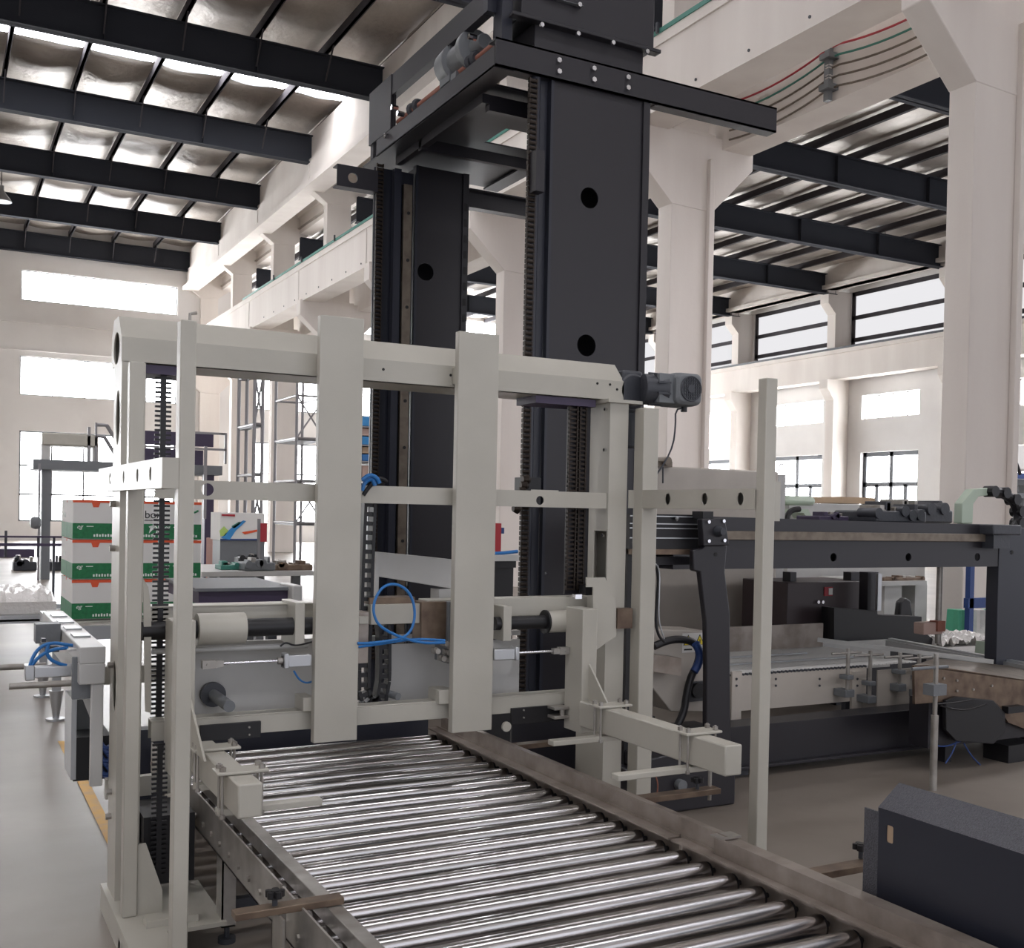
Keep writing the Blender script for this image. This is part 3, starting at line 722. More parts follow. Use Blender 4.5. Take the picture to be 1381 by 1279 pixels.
# ============================================================ ROLLER CONVEYOR
RT = .405; RR = .036; PIT = .139
def conveyor(y0, y1, label, xl=.925, legs=(), offset=0):
    t = thing('roller_conveyor', label, 'conveyor', (1.65, y0, 0), None)
    m = MB().box(xl, xl+.006, y0, y1, .33, .472).box(xl, xl+.035, y0, y1, .33, .336)
    sl = m.build('side_rail', GALV, t)
    mb = MB(); y = y0+.08
    while y < y1: mb.cyl((xl, y, .38), (xl-.008, y, .38), .011, 6); y += PIT
    mb.build('axle_nuts', GALV, sl)
    m = MB().box(2.395, 2.402, y0, y1, .30, .44).box(2.345, 2.40, y0, y1, .425, .432); m.build('side_rail', BRONZ, t)
    y = y0+.07-offset
    while y < y1-.03:
        if y > y0+.03:
            r = MB().cyl((xl+.02, y, RT-RR), (2.355, y, RT-RR), RR, 24).build('roller', ROLL, t)
            MB().cyl((2.355, y, RT-RR), (2.366, y, RT-RR), RR*.92, 20).cyl((2.36, y, RT-RR), (2.394, y, RT-RR), .009, 8).build('axle_end', RUB, r)
        y += PIT
    for yl in legs:
        for x in (xl+.01, 2.34):
            m = MB().box(x, x+.006, yl, yl+.09, .07, .36).box(x, x+.05, yl, yl+.006, .07, .36).box(x, x+.05, yl, yl+.09, .07, .076)
            l = m.build('leg', GALV, t)
            MB().cyl((x+.03, yl+.045, .02), (x+.03, yl+.045, .1), .01, 10).cyl((x+.03, yl+.045, 0), (x+.03, yl+.045, .02), .032, 16).build('adjustable_foot', GREYD, l)
        MB().box(xl+.06, 2.34, yl+.02, yl+.06, .12, .16).build('cross_member', GREYD, t)
    return t
YA = at(355, 1184, x=.925).y
conveyor(3.24, 5.45, 'galvanised roller conveyor section passing under the cream gate frame', legs=(4.02, 5.2))
conveyor(1.433, 3.22, 'galvanised roller conveyor section nearest the camera', legs=(1.7, 2.9), offset=0)
tag(B(.9, 2.42, 5.62, 5.72, .0, .5).build('end_barrier', BLACK2), 'blue-black low steel barrier across the far end of the rollers', 'barrier')
# guide rails
t = thing('guide_rail', 'flat steel guide bar lying along the left part of the rollers', 'guide rail', (1.0, 3, .41))
B(1.0, 1.045, 1.6, 4.7, .408, .46).build('bar', GALV, t, bevel=.002)
m = MB().box(.74, 1.05, 3.02, 3.07, .462, .482); m.build('bracket', RUST, t, bevel=.002)
def knob(p, t, s=1):
    p = V(p)
    MB().cyl(p, p+V((0, 0, .03*s)), .008, 10).build('knob_stem', GREYD, t)
    m = MB().cyl(p+V((0, 0, .025*s)), p+V((0, 0, .05*s)), .014*s, 12)
    for k in range(5):
        a = 2*pi*k/5; m.cyl(p+V((.018*s*cos(a), .018*s*sin(a), .03*s)), p+V((.018*s*cos(a), .018*s*sin(a), .048*s)), .010*s, 10)
    m.build('star_knob', RUB, t)
knob((.855, 3.045, .476), t)
m = MB().box(.86, .866, 2.98, 3.09, .2, .46).box(.86, .92, 2.98, 3.09, .2, .206).box(.86, .9, 3.084, 3.09, .2, .46); m.build('support_angle', GALV, t)
t = thing('guide_rail', 'tall brownish steel guide rail along the right side of the rollers', 'guide rail', (2.4, 3, .41))
B(2.40, 2.406, 2.98, 5.4, .40, .50).build('bar', BRONZ, t)
B(2.405, 2.45, 2.98, 5.4, .485, .491).build('flange', BRONZ, t)
B(2.38, 2.386, 1.5, 3.02, .40, .492).build('bar', BRONZ, t)
B(2.386, 2.45, 1.5, 2.98, .48, .487).build('flange', BRONZ, t)
m = MB().box(2.37, 2.46, 2.97, 3.03, .492, .498); m.build('joint_plate', GALV, t)
for yb in (2.62, 3.62, 4.7):
    B(2.42, 2.86 if yb > 3 else 2.78, yb-.03, yb+.03, .455, .478).build('bracket', RUST, t, bevel=.002)
knob((2.70, 2.65, .478), t); 
knob((2.76, 3.62, .478), t)
MB().cyl((2.84, 3.64, .42), (2.84, 3.64, .62), .008, 10).build('threaded_rod', GALV, t)

# grey guard cover in the right foreground
t = thing('guard_cover', 'dark grey sheet metal guard cover with sloping speckled top beside the near rollers', 'machine cover', (2.55, 1.6, 0))
pr = [(2.5, .38), (2.5, .735), (2.585, .80), (2.70, .735), (2.70, .38)]
yb = 2.385
m = MB().prism([(x, yb, z) for x, z in pr], (0, .003, 0))
m.build('end_panel', HAMM, t)
m = MB().plate([(1.2, .36), (yb, .36), (yb, .735), (1.2, .735)], [rr(.011, .024, .005)], (2.5, 0, 0), (0, 1, 0), (0, 0, 1), (.003, 0, 0)) if 0 else MB()
hole = [(yb-.045+a, .665+b_) for a, b_ in rr(.013, .026, .006)]
m.plate([(1.2, .36), (yb, .36), (yb, .735), (1.2, .735)], [hole], (2.5, 0, 0), (0, 1, 0), (0, 0, 1), (.003, 0, 0))
m.build('side_panel', BLACK2, t, smooth=False)
m = MB().prism([(2.499, yb+.002, .735), (2.585, yb+.002, .80), (2.588, yb+.002, .797), (2.503, yb+.002, .732)], (0, -1.2, 0)).prism([(2.585, yb+.002, .80), (2.70, yb+.002, .735), (2.697, yb+.002, .732), (2.585, yb+.002, .797)], (0, -1.2, 0)).box(2.697, 2.70, 1.185, yb+.002, .38, .735)
m.build('sloping_top', HAMM, t)
B(2.502, 2.508, yb+.002, yb+.06, .40, .72).build('edge_flange', HAMM, t)
B(2.52, 2.56, yb+.0, yb+.05, .34, .40).build('chrome_lug', CHROME, t)
B(2.52, 2.68, 1.3, 2.3, 0, .38).build('pedestal', BLACK2, t)
B(2.5035, 2.506, yb-.06, yb-.03, .635, .695).build('recess_plate', CARDB, t)

# ============================================================ DARK TOWERS
def tower(x0, x1, y, y1, ztop, holes, name, label, rail, bodyx):
    t = thing(name, label, 'machine column', ((x0+x1)/2, y, 0))
    m = MB().plate(rect(bodyx, x1-.05, .0, ztop), [ell(hx_, hz, hr) for hx_, hz, hr in holes], (0, y, 0), (1, 0, 0), (0, 0, 1), (0, .01, 0))
    m.box(x1-.05, x1, y-.015, y+.2, 0, ztop).box(bodyx, bodyx+.01, y+.01, y1, 0, ztop).box(bodyx, x1, y1-.01, y1, 0, ztop)
    m.build('body', BLACK, t, smooth=False)
    m = MB().box(x0, bodyx-.025, y+.03, y+.05, 0, ztop-.06).box(bodyx-.02, bodyx, y-.01, y+.05, 0, ztop).cyl((x0+.03, y+.015, 0), (x0+.03, y+.015, ztop-.1), .028, 16)
    m.build('side_channel', BLACK2, t)
    return t
holes = [(at(795, 267, y=6).x, at(795, 267, y=6).z, .066), (at(791, 466, y=6).x, at(791, 466, y=6).z, .069)]
T1 = tower(3.20, 4.06, 6.0, 6.28, 4.45, holes, 'lift_tower', 'tall front black steel tower with two round holes', None, 3.345)
def rchain(x, y, z0, z1, par, lab='roller_chain'):
    m = MB(); z = z0
    while z < z1:
        m.box(x-.028, x-.02, y-.012, y+.012, z, z+.026).box(x+.02, x+.028, y-.012, y+.012, z, z+.026).cyl((x-.024, y, z+.013), (x+.024, y, z+.013), .012, 8); z += .0315
    return m.build(lab, CHAIN, par)
rchain(3.195, 5.99, .45, 4.25, T1)
T2 = tower(2.93, 3.705, 8.0, 8.3, 4.27, [(at(574, 367, y=8.0).x, at(574, 367, y=8.0).z, .068)], 'lift_tower', 'rear black steel tower with a long guide rail on its front', None, 3.275)
rchain(2.955, 7.98, .45, 4.2, T2)
m = MB().box(3.145, 3.215, 7.96, 8.00, .4, 4.1)
gr = m.build('guide_rail', RAILM, T2, bevel=.003)
mb = MB()
for k in range(9): mb.cyl((3.185, 7.96, 1.0+.36*k), (3.185, 7.955, 1.0+.36*k), .013, 10)
mb.build('screw_holes', INK, gr)
mb = MB()
for k in range(28): mb.box(3.665, 3.692, 7.982, 7.986, .6+.125*k, .66+.125*k)
mb.build('slots', INK, T2)
B(3.06, 3.115, 7.94, 8.0, .4, 4.2).build('slide_bar', BLACK2, T2)
# tower bases and lower dark parts
m = MB().box(3.02, 3.14, 5.8, 5.84, .0, .42).box(3.14, 4.1, 5.84, 6.0, .0, .3); m.build('base', RUB, T1)
b0 = fb(690, 945, 770, 1055, 5.75, .25); m = MB().box(b0[0], b0[1]+.4, b0[2], b0[3], 0, b0[5]); m.build('base_box', BLACK, T1)
p = at(756, 672, y=5.9)
m = MB().box(p.x-.27, p.x-.14, 5.9, 6.0, p.z-.06, p.z+.12); m.build('slide_block', RUB, T1)
m = MB()
for k in range(6): m.lathe((p.x-.34+.012*k, 5.88, p.z-.07+.035*k), (1, 0, 0), [(0, .02), (.03, .035), (.05, .02)], 10)
m.build('chain_tensioner', CHAIN, T1)
MB().box(3.18, 3.24, 5.9, 5.98, 3.55, 3.8).build('side_plate', BLACK, T1)
q_ = at(735, 773, y=5.995); MB().cyl(q_, q_+V((0, -.01, 0)), .008, 8).build('bolt', CHROME, T1)

# head frame over both towers
hf = thing('head_frame', 'black steel head frame joining the tops of the two towers', 'machine frame', (4, 6, 4.3))
def cchan(x0, x1, y, z0, z1, name, s=1):
    m = MB().box(x0, x1, y-.012, y, z0, z1).box(x0, x1, y-.012-.0, y+.09*s, z1-.012, z1).box(x0, x1, y-.012, y+.09*s, z0, z0+.012)
    return m
fz0, fz1 = 4.275, 4.445
m = cchan(2.93, 5.11, 5.985, fz0, fz1, ''); ch = m.build('cross_channel', BLACK, hf, smooth=False)
mb = MB()
for x, y in ((753, 82), (753, 97), (800, 93), (800, 108), (846, 105), (846, 119)):
    q_ = at(x, y, y=5.97); mb.cyl(q_, q_+V((0, -.018, 0)), .017, 6)
mb.build('bolts', CHROME, ch)
m = MB().plate(rect(2.63, 4.9, 4.01, 4.168), [ell(at(476, 240, y=7.985).x, at(476, 240, y=7.985).z, .038)], (0, 8.31, 0), (1, 0, 0), (0, 0, 1), (0, .012, 0)) if 0 else MB()
hx_, hz_ = at(476, 240, y=7.95).x, at(476, 240, y=7.95).z
m.plate([(2.61, 4.0), (2.93, 4.0), (2.93, 4.16), (2.61, 4.16)], [ell(hx_, hz_, .038)], (0, 7.95, 0), (1, 0, 0), (0, 0, 1), (0, .012, 0))
m.box(2.61, 2.93, 7.962, 8.05, 4.15, 4.16).box(2.61, 2.93, 7.962, 8.05, 4.0, 4.01)
m.build('cross_channel', BLACK, hf, smooth=False)
m = MB().box(3.705, 4.9, 8.05, 8.062, 4.01, 4.16).box(3.705, 4.9, 7.97, 8.05, 4.15, 4.16).box(3.705, 4.9, 7.97, 8.05, 4.01, 4.02); m.build('cross_channel', BLACK, hf, smooth=False)
m = MB().box(2.93, 2.945, 5.99, 8.0, 4.272, 4.40).box(2.93, 3.06, 5.99, 8.3, 4.27, 4.285); m.build('long_beam', BLACK, hf)
m = MB().box(4.1, 4.115, 5.99, 8.3, 4.272, 4.44).box(3.98, 4.1, 6.29, 8.3, 4.27, 4.285); m.build('long_beam', BLACK, hf)
m = MB().plate(rect(2.95, 4.1, 6.29, 8.29), [rect(3.5, 3.9, 6.95, 7.3), rect(3.55, 3.9, 6.5, 6.62), rect(3.65, 3.9, 7.5, 7.62)], (0, 0, 4.29), (1, 0, 0), (0, 1, 0), (0, 0, .012)); m.build('floor_plate', BLACK, hf, smooth=False)
m = MB().box(3.1, 3.95, 6.4, 6.45, 4.17, 4.27).box(3.05, 3.95, 7.4, 7.45, 4.19, 4.27).box(3.05, 3.1, 6.4, 7.9, 4.21, 4.27); m.build('under_rib', BLACK, hf)
m = MB().box(2.932, 2.99, 6.162, 8.0, 4.65, 4.799).box(2.926, 2.94, 7.70, 8.16, 4.402, 4.802).box(2.942, 2.99, 8.10, 8.159, 4.30, 4.80).box(2.946, 2.96, 7.68, 7.72, 4.3, 4.8); m.build('upper_frame', BLACK, hf)
m = MB().box(2.99, 3.06, 6.02, 6.12, 4.45, 5.4).box(2.93, 3.0, 6.1, 6.16, 4.65, 5.4); m.build('upright', BLACK2, hf)
m = MB().box(3.09, 4.06, 5.96, 6.35, 4.60, 5.6).box(3.2, 4.0, 5.99, 6.3, 4.44, 4.6).box(3.02, 4.1, 5.93, 6.0, 4.585, 4.61)
hb = m.build('gearbox_housing', BLACK, hf, bevel=.006)
mb = MB()
for x, y in ((730, 34), (779, 46), (826, 58), (872, 70), (781, 7)):
    q_ = at(x, y, y=5.93); mb.cyl(q_, q_+V((0, -.015, 0)), .015, 6)
mb.build('bolts', CHROME, hb)
p0 = at(735, -5, y=5.95); p1 = at(785, 10, y=5.95); MB().box(p0.x, p1.x, 5.93, 5.96, p1.z, p0.z).build('nameplate', GREYM, hb, bevel=.01)
mt = MB().lathe((3.02, 6.86, 4.56), (0, -1, 0), [(0, .05), (.01, .12), (.16, .13), (.17, .10), (.34, .10), (.36, .125), (.42, .125), (.43, .06), (.55, .05)], 20).box(2.94, 3.1, 6.68, 6.84, 4.42, 4.72).box(2.95, 3.1, 6.6, 6.86, 4.30, 4.46)
mt.build('drive_motor', GREYM, hf, bevel=.004)
MB().cyl((2.99, 6.1, 4.46), (2.99, 7.7, 4.46), .022, 14).build('drive_shaft', BROWN, hf)
mb = MB()
for y in (6.35, 6.42, 7.3, 7.4):
    mb.lathe((2.99, y, 4.46), (0, 1, 0), [(0, .04), (.02, .055), (.04, .04)], 14)
mb.build('shaft_coupling', GREYD, hf)
mb = MB()
for y, z in ((7.62, 4.53), (7.75, 4.36), (7.5, 4.45), (6.3, 4.56)): mb.cyl((2.95, y, z), (2.9, y, z), .02, 8)
mb.build('bolts', CHROME, hf)

# ============================================================ CARTONS AND THEIR TABLE (left, behind the frame)
CY_, CH, CW, CD = 9.0, .305, .318, .41
cz0 = .715
colname = ['left', 'middle', 'right']; rowname = ['bottom', 'middle', 'top']
def carton(ix, iz, back, label):
    x0 = .935+ix*CW; y0 = CY_+back*CD; z0 = cz0+iz*CH
    t = thing('carton', label, 'carton', (x0+CW/2, y0+CD/2, z0), 'white and green cartons stacked on the table')
    e = .004
    m = MB().box(x0+e, x0+CW-e, y0+e, y0+CD-e, z0+.0015, z0+CH-e); m.build('box', CARTW, t, bevel=.004)
    B(x0+e-.001, x0+CW-e+.001, y0+e-.0012, y0+CD-e+.0012, z0+.006, z0+.125).build('green_band', CARTG, t)
    m = MB().box(x0+e-.0015, x0+CW-e+.0015, y0+e-.002, y0+e+.01, z0+CH-.024, z0+CH-e+.001).box(x0+e-.0015, x0+CW-e+.0015, y0+.17, y0+.24, z0+CH-e, z0+CH-e+.0012)
    m.prism([(x0+CW*.42, y0+e-.002, z0+CH-.02), (x0+CW*.62, y0+e-.002, z0+CH-.02), (x0+CW*.58, y0+e-.002, z0+CH-.058), (x0+CW*.46, y0+e-.002, z0+CH-.058)], (0, -.001, 0))
    m.build('tape', ORANGE, t)
    if not back:
        text('eg', .045, (x0+.03, y0+e-.002, z0+.085), (pi/2, 0, 0), CARTL, 'lettering', t, shear=.4)
        m = MB()
        for k in range(7): m.box(x0+.15+.02*k, x0+.162+.02*k, y0+e-.003, y0+e, z0+.022, z0+.04+.004*(k % 2))
        m.box(x0+.1, x0+.15, y0+e-.003, y0+e, z0+.098, z0+.103)
        m.build('small_print', CARTL, t)
    else:
        m = MB()
        for k in range(3): m.box(x0+e-.003, x0+e, y0+.1+.05*k, y0+.12+.05*k, z0+.16, z0+.2)
        m.build('small_print', CARTL, t)
    return t
for iz in range(3):
    for ix in range(3):
        t = carton(ix, iz, 0, 'white and green carton, %s column and %s layer at the front of the stack' % (colname[ix], rowname[iz]))
        if ix == 1 and iz == 2:
            text('bon', .085, (.935+CW+.2, CY_+.001, cz0+2*CH+.17), (pi/2, 0, 0), INK, 'lettering', t)
            B(.935+CW+.2, .935+CW+.31, CY_-.001, CY_+.001, cz0+2*CH+.150, cz0+2*CH+.156).build('underline', INK, t)
            m = MB().tube([(.935+CW+.235, CY_+.002, cz0+2*CH+.10), (.935+CW+.29, CY_+.002, cz0+2*CH+.115), (.935+CW+.3, CY_+.002, cz0+2*CH+.05), (.935+CW+.25, CY_+.002, cz0+2*CH+.03)], .006, 6, 2)
            m.prism([(.935+CW+.235, CY_-.001, cz0+2*CH+.05), (.935+CW+.28, CY_-.001, cz0+2*CH+.10), (.935+CW+.245, CY_-.001, cz0+2*CH+.10)], (0, .004, 0)).build('leaf_mark', CARTL, t)
        if ix == 2 and iz == 2:
            MB().tube([(.935+2*CW+.22, CY_+.002, cz0+2*CH+.235), (.935+2*CW+.255, CY_+.002, cz0+2*CH+.215), (.935+2*CW+.29, CY_+.002, cz0+2*CH+.235)], .008, 6, 2).build('swoosh_mark', CARTG, t)
    carton(0, iz, 1, 'white and green carton behind the left column, %s layer' % rowname[iz])
t = thing('carton_table', 'low roller table carrying the stack of white and green cartons', 'conveyor', (1.4, 9.4, 0))
m = MB().box(.80, .84, 8.7, 10.0, .60, .70).box(2.0, 2.04, 8.7, 10.0, .60, .70).box(.8, 2.04, 8.66, 8.7, .6, .70); m.build('frame', ALU, t)
m = MB()
for k in range(14): m.cyl((.84, 8.76+.09*k, .679), (2.0, 8.76+.09*k, .679), .035, 10)
m.build('rollers', GALV, t)
for x in (.82, 2.0):
    for y in (8.8, 9.9):
        l = B(x-.03, x+.03, y-.03, y+.03, .22, .6).build('leg', ALU, t)
        MB().cyl((x, y, .22), (x, y, .0), .05, 14, .02).cyl((x, y, .015), (x, y, 0), .07, 14).build('adjustable_foot', ALU, l)

# pneumatic pusher unit at the far left of the frame
t = thing('pusher_unit', 'pale blue-grey pusher unit with air cylinder and rods left of the cream legs', 'pneumatic unit', (.6, 4.9, 0))
m = MB().box(.505, .60, 4.56, 6.15, .98, 1.045).box(.505, .60, 4.56, 6.15, .90, .98).box(.55, .595, 4.565, 4.60, .5, .90)
m.build('beam', PAINTB, t, bevel=.004)
m = MB()
for k in range(4): m.box(.52, .585, 4.9+.3*k, 5.02+.3*k, 1.045, 1.052)
m.build('slot_covers', ALU, t)
b0 = fb(97, 886, 134, 943, 4.62, .02); B(*b0).build('mounting_plate', GREYM, t, bevel=.004)
b0 = fb(83, 876, 97, 943, 4.66, .02); B(b0[0]+.02, b0[1]+.12, b0[2], b0[3], b0[5]-.006, b0[5]).build('top_plate', PAINTB, t)
p = at(33, 907, y=4.8); q_ = at(98, 907, y=4.8)
m = MB().box(p.x+.03, q_.x, 4.77, 4.83, p.z-.022, p.z+.022).box(p.x, p.x+.035, 4.765, 4.835, p.z-.03, p.z+.03); m.build('air_cylinder', ALU, t, bevel=.004)
p = at(12, 926, y=4.7); q_ = at(97, 924, y=4.7); MB().cyl(p, (q_.x, p.y, p.z), .013, 16).build('guide_rod', GALV, t)
p = at(-12, 901, y=5.4); q_ = at(62, 901, y=5.4); MB().cyl(p, (q_.x, p.y, p.z), .014, 16).build('guide_rod', GALV, t)
for i, pts in enumerate((((40, 899), (46, 882), (58, 870), (74, 867), (90, 870), (108, 872)), ((66, 868), (62, 880), (68, 890), (78, 895), (90, 898)), ((42, 899), (52, 886), (70, 876), (92, 874)))):
    MB().tube([at(x, y, y=4.78) for x, y in pts], .007, 8, 2).build('air_hose', BLUE, t)
b0 = fb(60, 872, 80, 880, 4.9, .2); m = MB().box(*b0); b0 = fb(56, 862, 62, 866, 4.9, .04); m.box(*b0); m.build('sensor_block', GREYD, t)
b0 = fb(48, 842, 82, 868, 5.2, .1); B(*b0).build('end_cover', GREYM, t, bevel=.003)
m = MB().prism([at(x, y, y=4.7) for x, y in ((112, 944), (134, 942), (138, 1005), (128, 985))], (0, .01, 0)); m.build('gusset', PAINTB, t)
b0 = fb(96, 943, 103, 1052, 4.9, .25); B(*b0).build('side_plate', ALU, t)
b0 = fb(103, 943, 134, 995, 5.1, .02); B(*b0).build('back_plate', GREYM, t)
b0 = fb(99, 994, 150, 1052, 4.92, .28); B(*b0).build('control_box', RUB, t)
m = MB()
for k in range(8):
    p = at(134+k % 3*4, 1000+6*k, y=4.88); m.tube([p, p+V((.02, -.02, -.03)), p+V((.05, 0, -.02))], .01, 6, 1)
m.build('tied_hoses', BLUEP, t)
m = MB().box(.62, .95, 4.66, 4.7, .42, .5).box(.9, .96, 4.7, 4.95, 0, .9).box(.55, .96, 4.66, 4.72, .88, .95); m.build('support', PAINT, t)

# ============================================================ DISTANT LEFT: platform machine and floor clutter
PY = 25.0
def fbb(m, px0, y0, px1, y1, Y, dep): b0 = fb(px0, y0, px1, y1, Y, dep); m.box(*b0); return m
t = thing('platform_machine', 'grey distant machine portal with a walkway and handrails near the end wall', 'machine', (at(62, 700, y=PY).x, PY, 0))
m = MB(); fbb(m, 57, 585, 133, 602, PY, .8); m.build('top_beam', PAINT, t, bevel=.03)
m = MB(); fbb(m, 45, 624, 300, 637, PY-.06, 1.5); m.build('deck', GREYM, t)
for a, w_ in ((56, 12), (125, 8)):
    m = MB(); b0 = fb(a, 600, a+w_, 626, PY+.03, .4); m.box(*b0); m.build('upright', PAINTB, t)
x0, x1 = at(56, 700, y=PY).x, at(68, 700, y=PY).x
B(x0, x1, PY, PY+.3, 0, 2.4).build('leg', GREYM, t)
x0, x1 = at(276, 700, y=PY).x, at(288, 700, y=PY).x
B(x0, x1, PY, PY+.3, 0, 2.45).build('leg', PURP, t)
x0, x1 = at(50, 700, y=PY).x, at(53, 700, y=PY).x
B(x0, x1, PY-.2, PY-.15, 0, 2.4).build('leg', GALVS, t)
m = MB(); fbb(m, 190, 583, 288, 601, PY+.3, .1); fbb(m, 190, 606, 274, 626, PY+.3, .1); m.build('side_panel', PURP, t)
m = MB(); fbb(m, 128, 570, 131, 626, PY, .05); fbb(m, 118, 576, 122, 626, PY, .05); fbb(m, 298, 584, 306, 586, PY, .05); fbb(m, 303, 586, 306, 626, PY, .05); fbb(m, 262, 583, 303, 586, PY, .05); fbb(m, 190, 603, 306, 606, PY, .05); fbb(m, 275, 602, 279, 700, PY-.3, .05)
m.tube([at(131, 573, y=PY), at(144, 574, y=PY), at(160, 600, y=PY), at(175, 626, y=PY)], .04, 6); m.tube([at(131, 588, y=PY), at(141, 590, y=PY), at(152, 608, y=PY), at(162, 626, y=PY)], .04, 6)
m.build('handrail', GALVS, t)
m = MB(); fbb(m, 42, 697, 56, 714, PY-.3, .5); m.build('motor', GREYM, t, bevel=.08)
t = thing('barrier_rail', 'thin dark barrier rails far behind at the left edge', 'barrier', (at(20, 740, y=20).x, 20, 0))
m = MB(); fbb(m, -8, 723, 84, 725.5, 20, .04); fbb(m, -8, 733, 84, 737, 20, .04)
m.build('rails', PURP, t)
for x in (8, 52, 73):
    p = at(x, 740, y=20); B(p.x-.02, p.x+.02, 20.04, 20.08, at(x, 752, y=20).z if x != 73 else 0, at(x, 716 if x == 8 else 724, y=20).z).build('post', GREYD, t)
def lump(px0, y0, px1, y1, Y, name, label, cat, m_, n=9, seed=1, group=None):
    """a compact machine component: a body with ribs, blocks and shafts"""
    b0 = fb(px0, y0, px1, y1, Y, .01); W_, H_ = b0[1]-b0[0], b0[5]-b0[4]; D_ = min(W_, 2*H_+.1)
    t = thing(name, label, cat, ((b0[0]+b0[1])/2, Y, b0[4]), group); r = random.Random(seed)
    m = MB().box(b0[0], b0[1], Y, Y+D_, b0[4], b0[4]+H_*.55)
    m.build('body', m_, t, bevel=min(.02, H_*.1))
    for k in range(n):
        x = b0[0]+W_*r.random()*.85; w2 = W_*(.06+.12*r.random()); h = H_*(.55+.45*r.random())
        if k % 3: B(x, x+w2, Y+D_*.1, Y+D_*.6, b0[4]+H_*.5, b0[4]+h).build('block', m_ if k % 2 else GALV, t, bevel=min(.01, w2*.1))
        else: MB().cyl((x+w2/2, Y-.02, b0[4]+h*.6), (x+w2/2, Y+D_*.4, b0[4]+h*.6), min(w2, H_*.25), 14).build('hub', m_, t)
    return t
lump(18, 748, 50, 770, at(34, 770, z=0).y, 'gear_unit', 'dark machine unit lying on the floor at the far left', 'machine part', GREYD, seed=3)
lump(66, 748, 84, 770, at(75, 770, z=0).y, 'gear_unit', 'dark machine unit on the floor beside the distant grey leg', 'machine part', GREYD, seed=4)
yy = at(10, 752, z=0).y; p = at(0, 742, y=yy); tag(B(p.x-1, p.x+.9, yy, yy+.5, 0, at(10, 741, y=yy).z).build('dark_crate', PURP), 'long dark crate far away at the left edge', 'crate')
m = MB(); r = random.Random(5)
g0, g1 = at(-10, 835, z=0), at(82, 835, z=0)
nx, ny = 24, 10; vs = []
for j in range(ny+1):
    for i in range(nx+1):
        edge = min(i, nx-i, j, ny-j); vs.append((.2+i*.9/nx*1.0, 11.9+j*1.2/ny, .62+(.05+.07*r.random() if edge else .0)))
m.add(vs, [(j*(nx+1)+i, j*(nx+1)+i+1, (j+1)*(nx+1)+i+1, (j+1)*(nx+1)+i) for j in range(ny) for i in range(nx)]).box(.2, 1.1, 11.9, 13.1, .5, .618)
t = thing('wrapped_pallet', 'flat load under crumpled clear film at the left edge', 'wrapped load', (.65, 12.5, 0)); m.build('film_cover', PLAST, t)
m = MB().box(.1, 1.3, 11.8, 11.86, .44, .5).box(.1, 1.3, 13, 13.06, .44, .5).box(.1, 1.3, 11.8, 13.1, .42, .46); m.build('stillage', ALU, t)
for x in (.3, 1.2): 
    for y in (11.9, 13.0): B(x, x+.06, y, y+.06, 0, .44).build('leg', BROWN, t)
tag(MB().tube([(1.0, 16.6, .02), (1.6, 15.6, .02), (2.2, 14.8, .02)], .02, 6).build('floor_pipe', GALV), 'thin pipe lying on the floor left of the cartons', 'pipe')

# poster board, sign and parts seen through the frame
t = thing('printed_carton', 'white printed box with coloured swirls beyond the cream frame', 'box', (at(326, 730, y=13).x, 13, 0))
b0 = fb(297, 692, 357, 729, 13, .5); B(*b0).build('box', CARTW, t)
def print_on(ptsl, m_, name): MB().prism([at(x, y, y=12.995) for x, y in ptsl], (0, -.003, 0)).build(name, m_, t)
print_on([(298, 726), (312, 712), (328, 702), (332, 703), (318, 716), (310, 728)], CYAN, 'blue_swirl')
print_on([(296, 716), (302, 710), (308, 716), (303, 723), (297, 723)], LGREEN, 'lime_spot')
print_on([(326, 718), (350, 714), (352, 716), (330, 721)], ORANGE, 'orange_stroke')
print_on([(312, 710), (322, 704), (326, 705), (316, 713)], GREEN, 'green_stroke')
print_on([(299, 690.5+3), (317, 691+3), (317, 694+3), (299, 693+3)], REDP, 'red_print')
print_on([(297, 727), (357, 727), (357, 729), (297, 729)], BLUEP, 'blue_edge')
b1 = fb(297, 729, 357, 760, 13.0, .5); B(b1[0], b1[1], 13.01, 13.4, 0, b0[4]).build('stand', GREYM, t)
t = thing('red_sign', 'small dark red sign panel on a thin stand', 'sign', (at(355, 720, y=12.5).x, 12.5, 0))
m = MB(); fbb(m, 351, 706, 360, 731, 12.5, .03); m.build('panel', REDP, t)
p = at(349.5, 720, y=12.5); B(p.x-.015, p.x+.015, 12.5, 12.53, 0, at(350, 700, y=12.5).z).build('stand_pole', GALVS, t)
p, q_ = at(290, 740, y=14), at(308, 740, y=14)
tag(B(p.x, q_.x, 14, 14.5, 0, at(300, 727, y=14).z).build('brown_board', BROWN), 'reddish brown board standing left of the printed box', 'board')
# scaffold
def scaffold(x0, x1, y0, y1, z1, label):
    t = thing('scaffold', label, 'scaffold', ((x0+x1)/2, (y0+y1)/2, 0))
    for x in (x0, x1):
        for y in (y0, y1): MB().cyl((x, y, 0), (x, y, z1), .04, 8).build('standard', GALVS, t)
    z = 1.2; k = 0
    while z < z1:
        m = MB()
        for (a, b_) in (((x0, y0), (x1, y0)), ((x0, y1), (x1, y1)), ((x0, y0), (x0, y1)), ((x1, y0), (x1, y1))):
            m.cyl((*a, z), (*b_, z), .03, 6)
        m.build('ledger', GALVS, t)
        if k % 2 == 0:
            m = MB(); m.cyl((x0, y0, z), (x1, y0, z+1.1), .022, 6).cyl((x1, y0, z), (x0, y0, z+1.1), .022, 6); m.build('cross_brace', GALVS, t)
            B(x0, x1, y0, y1, z-.06, z-.02).build('deck', GREYM, t)
        z += 1.1; k += 1
a, b_ = at(341, 700, y=24).x, at(352, 700, y=24).x
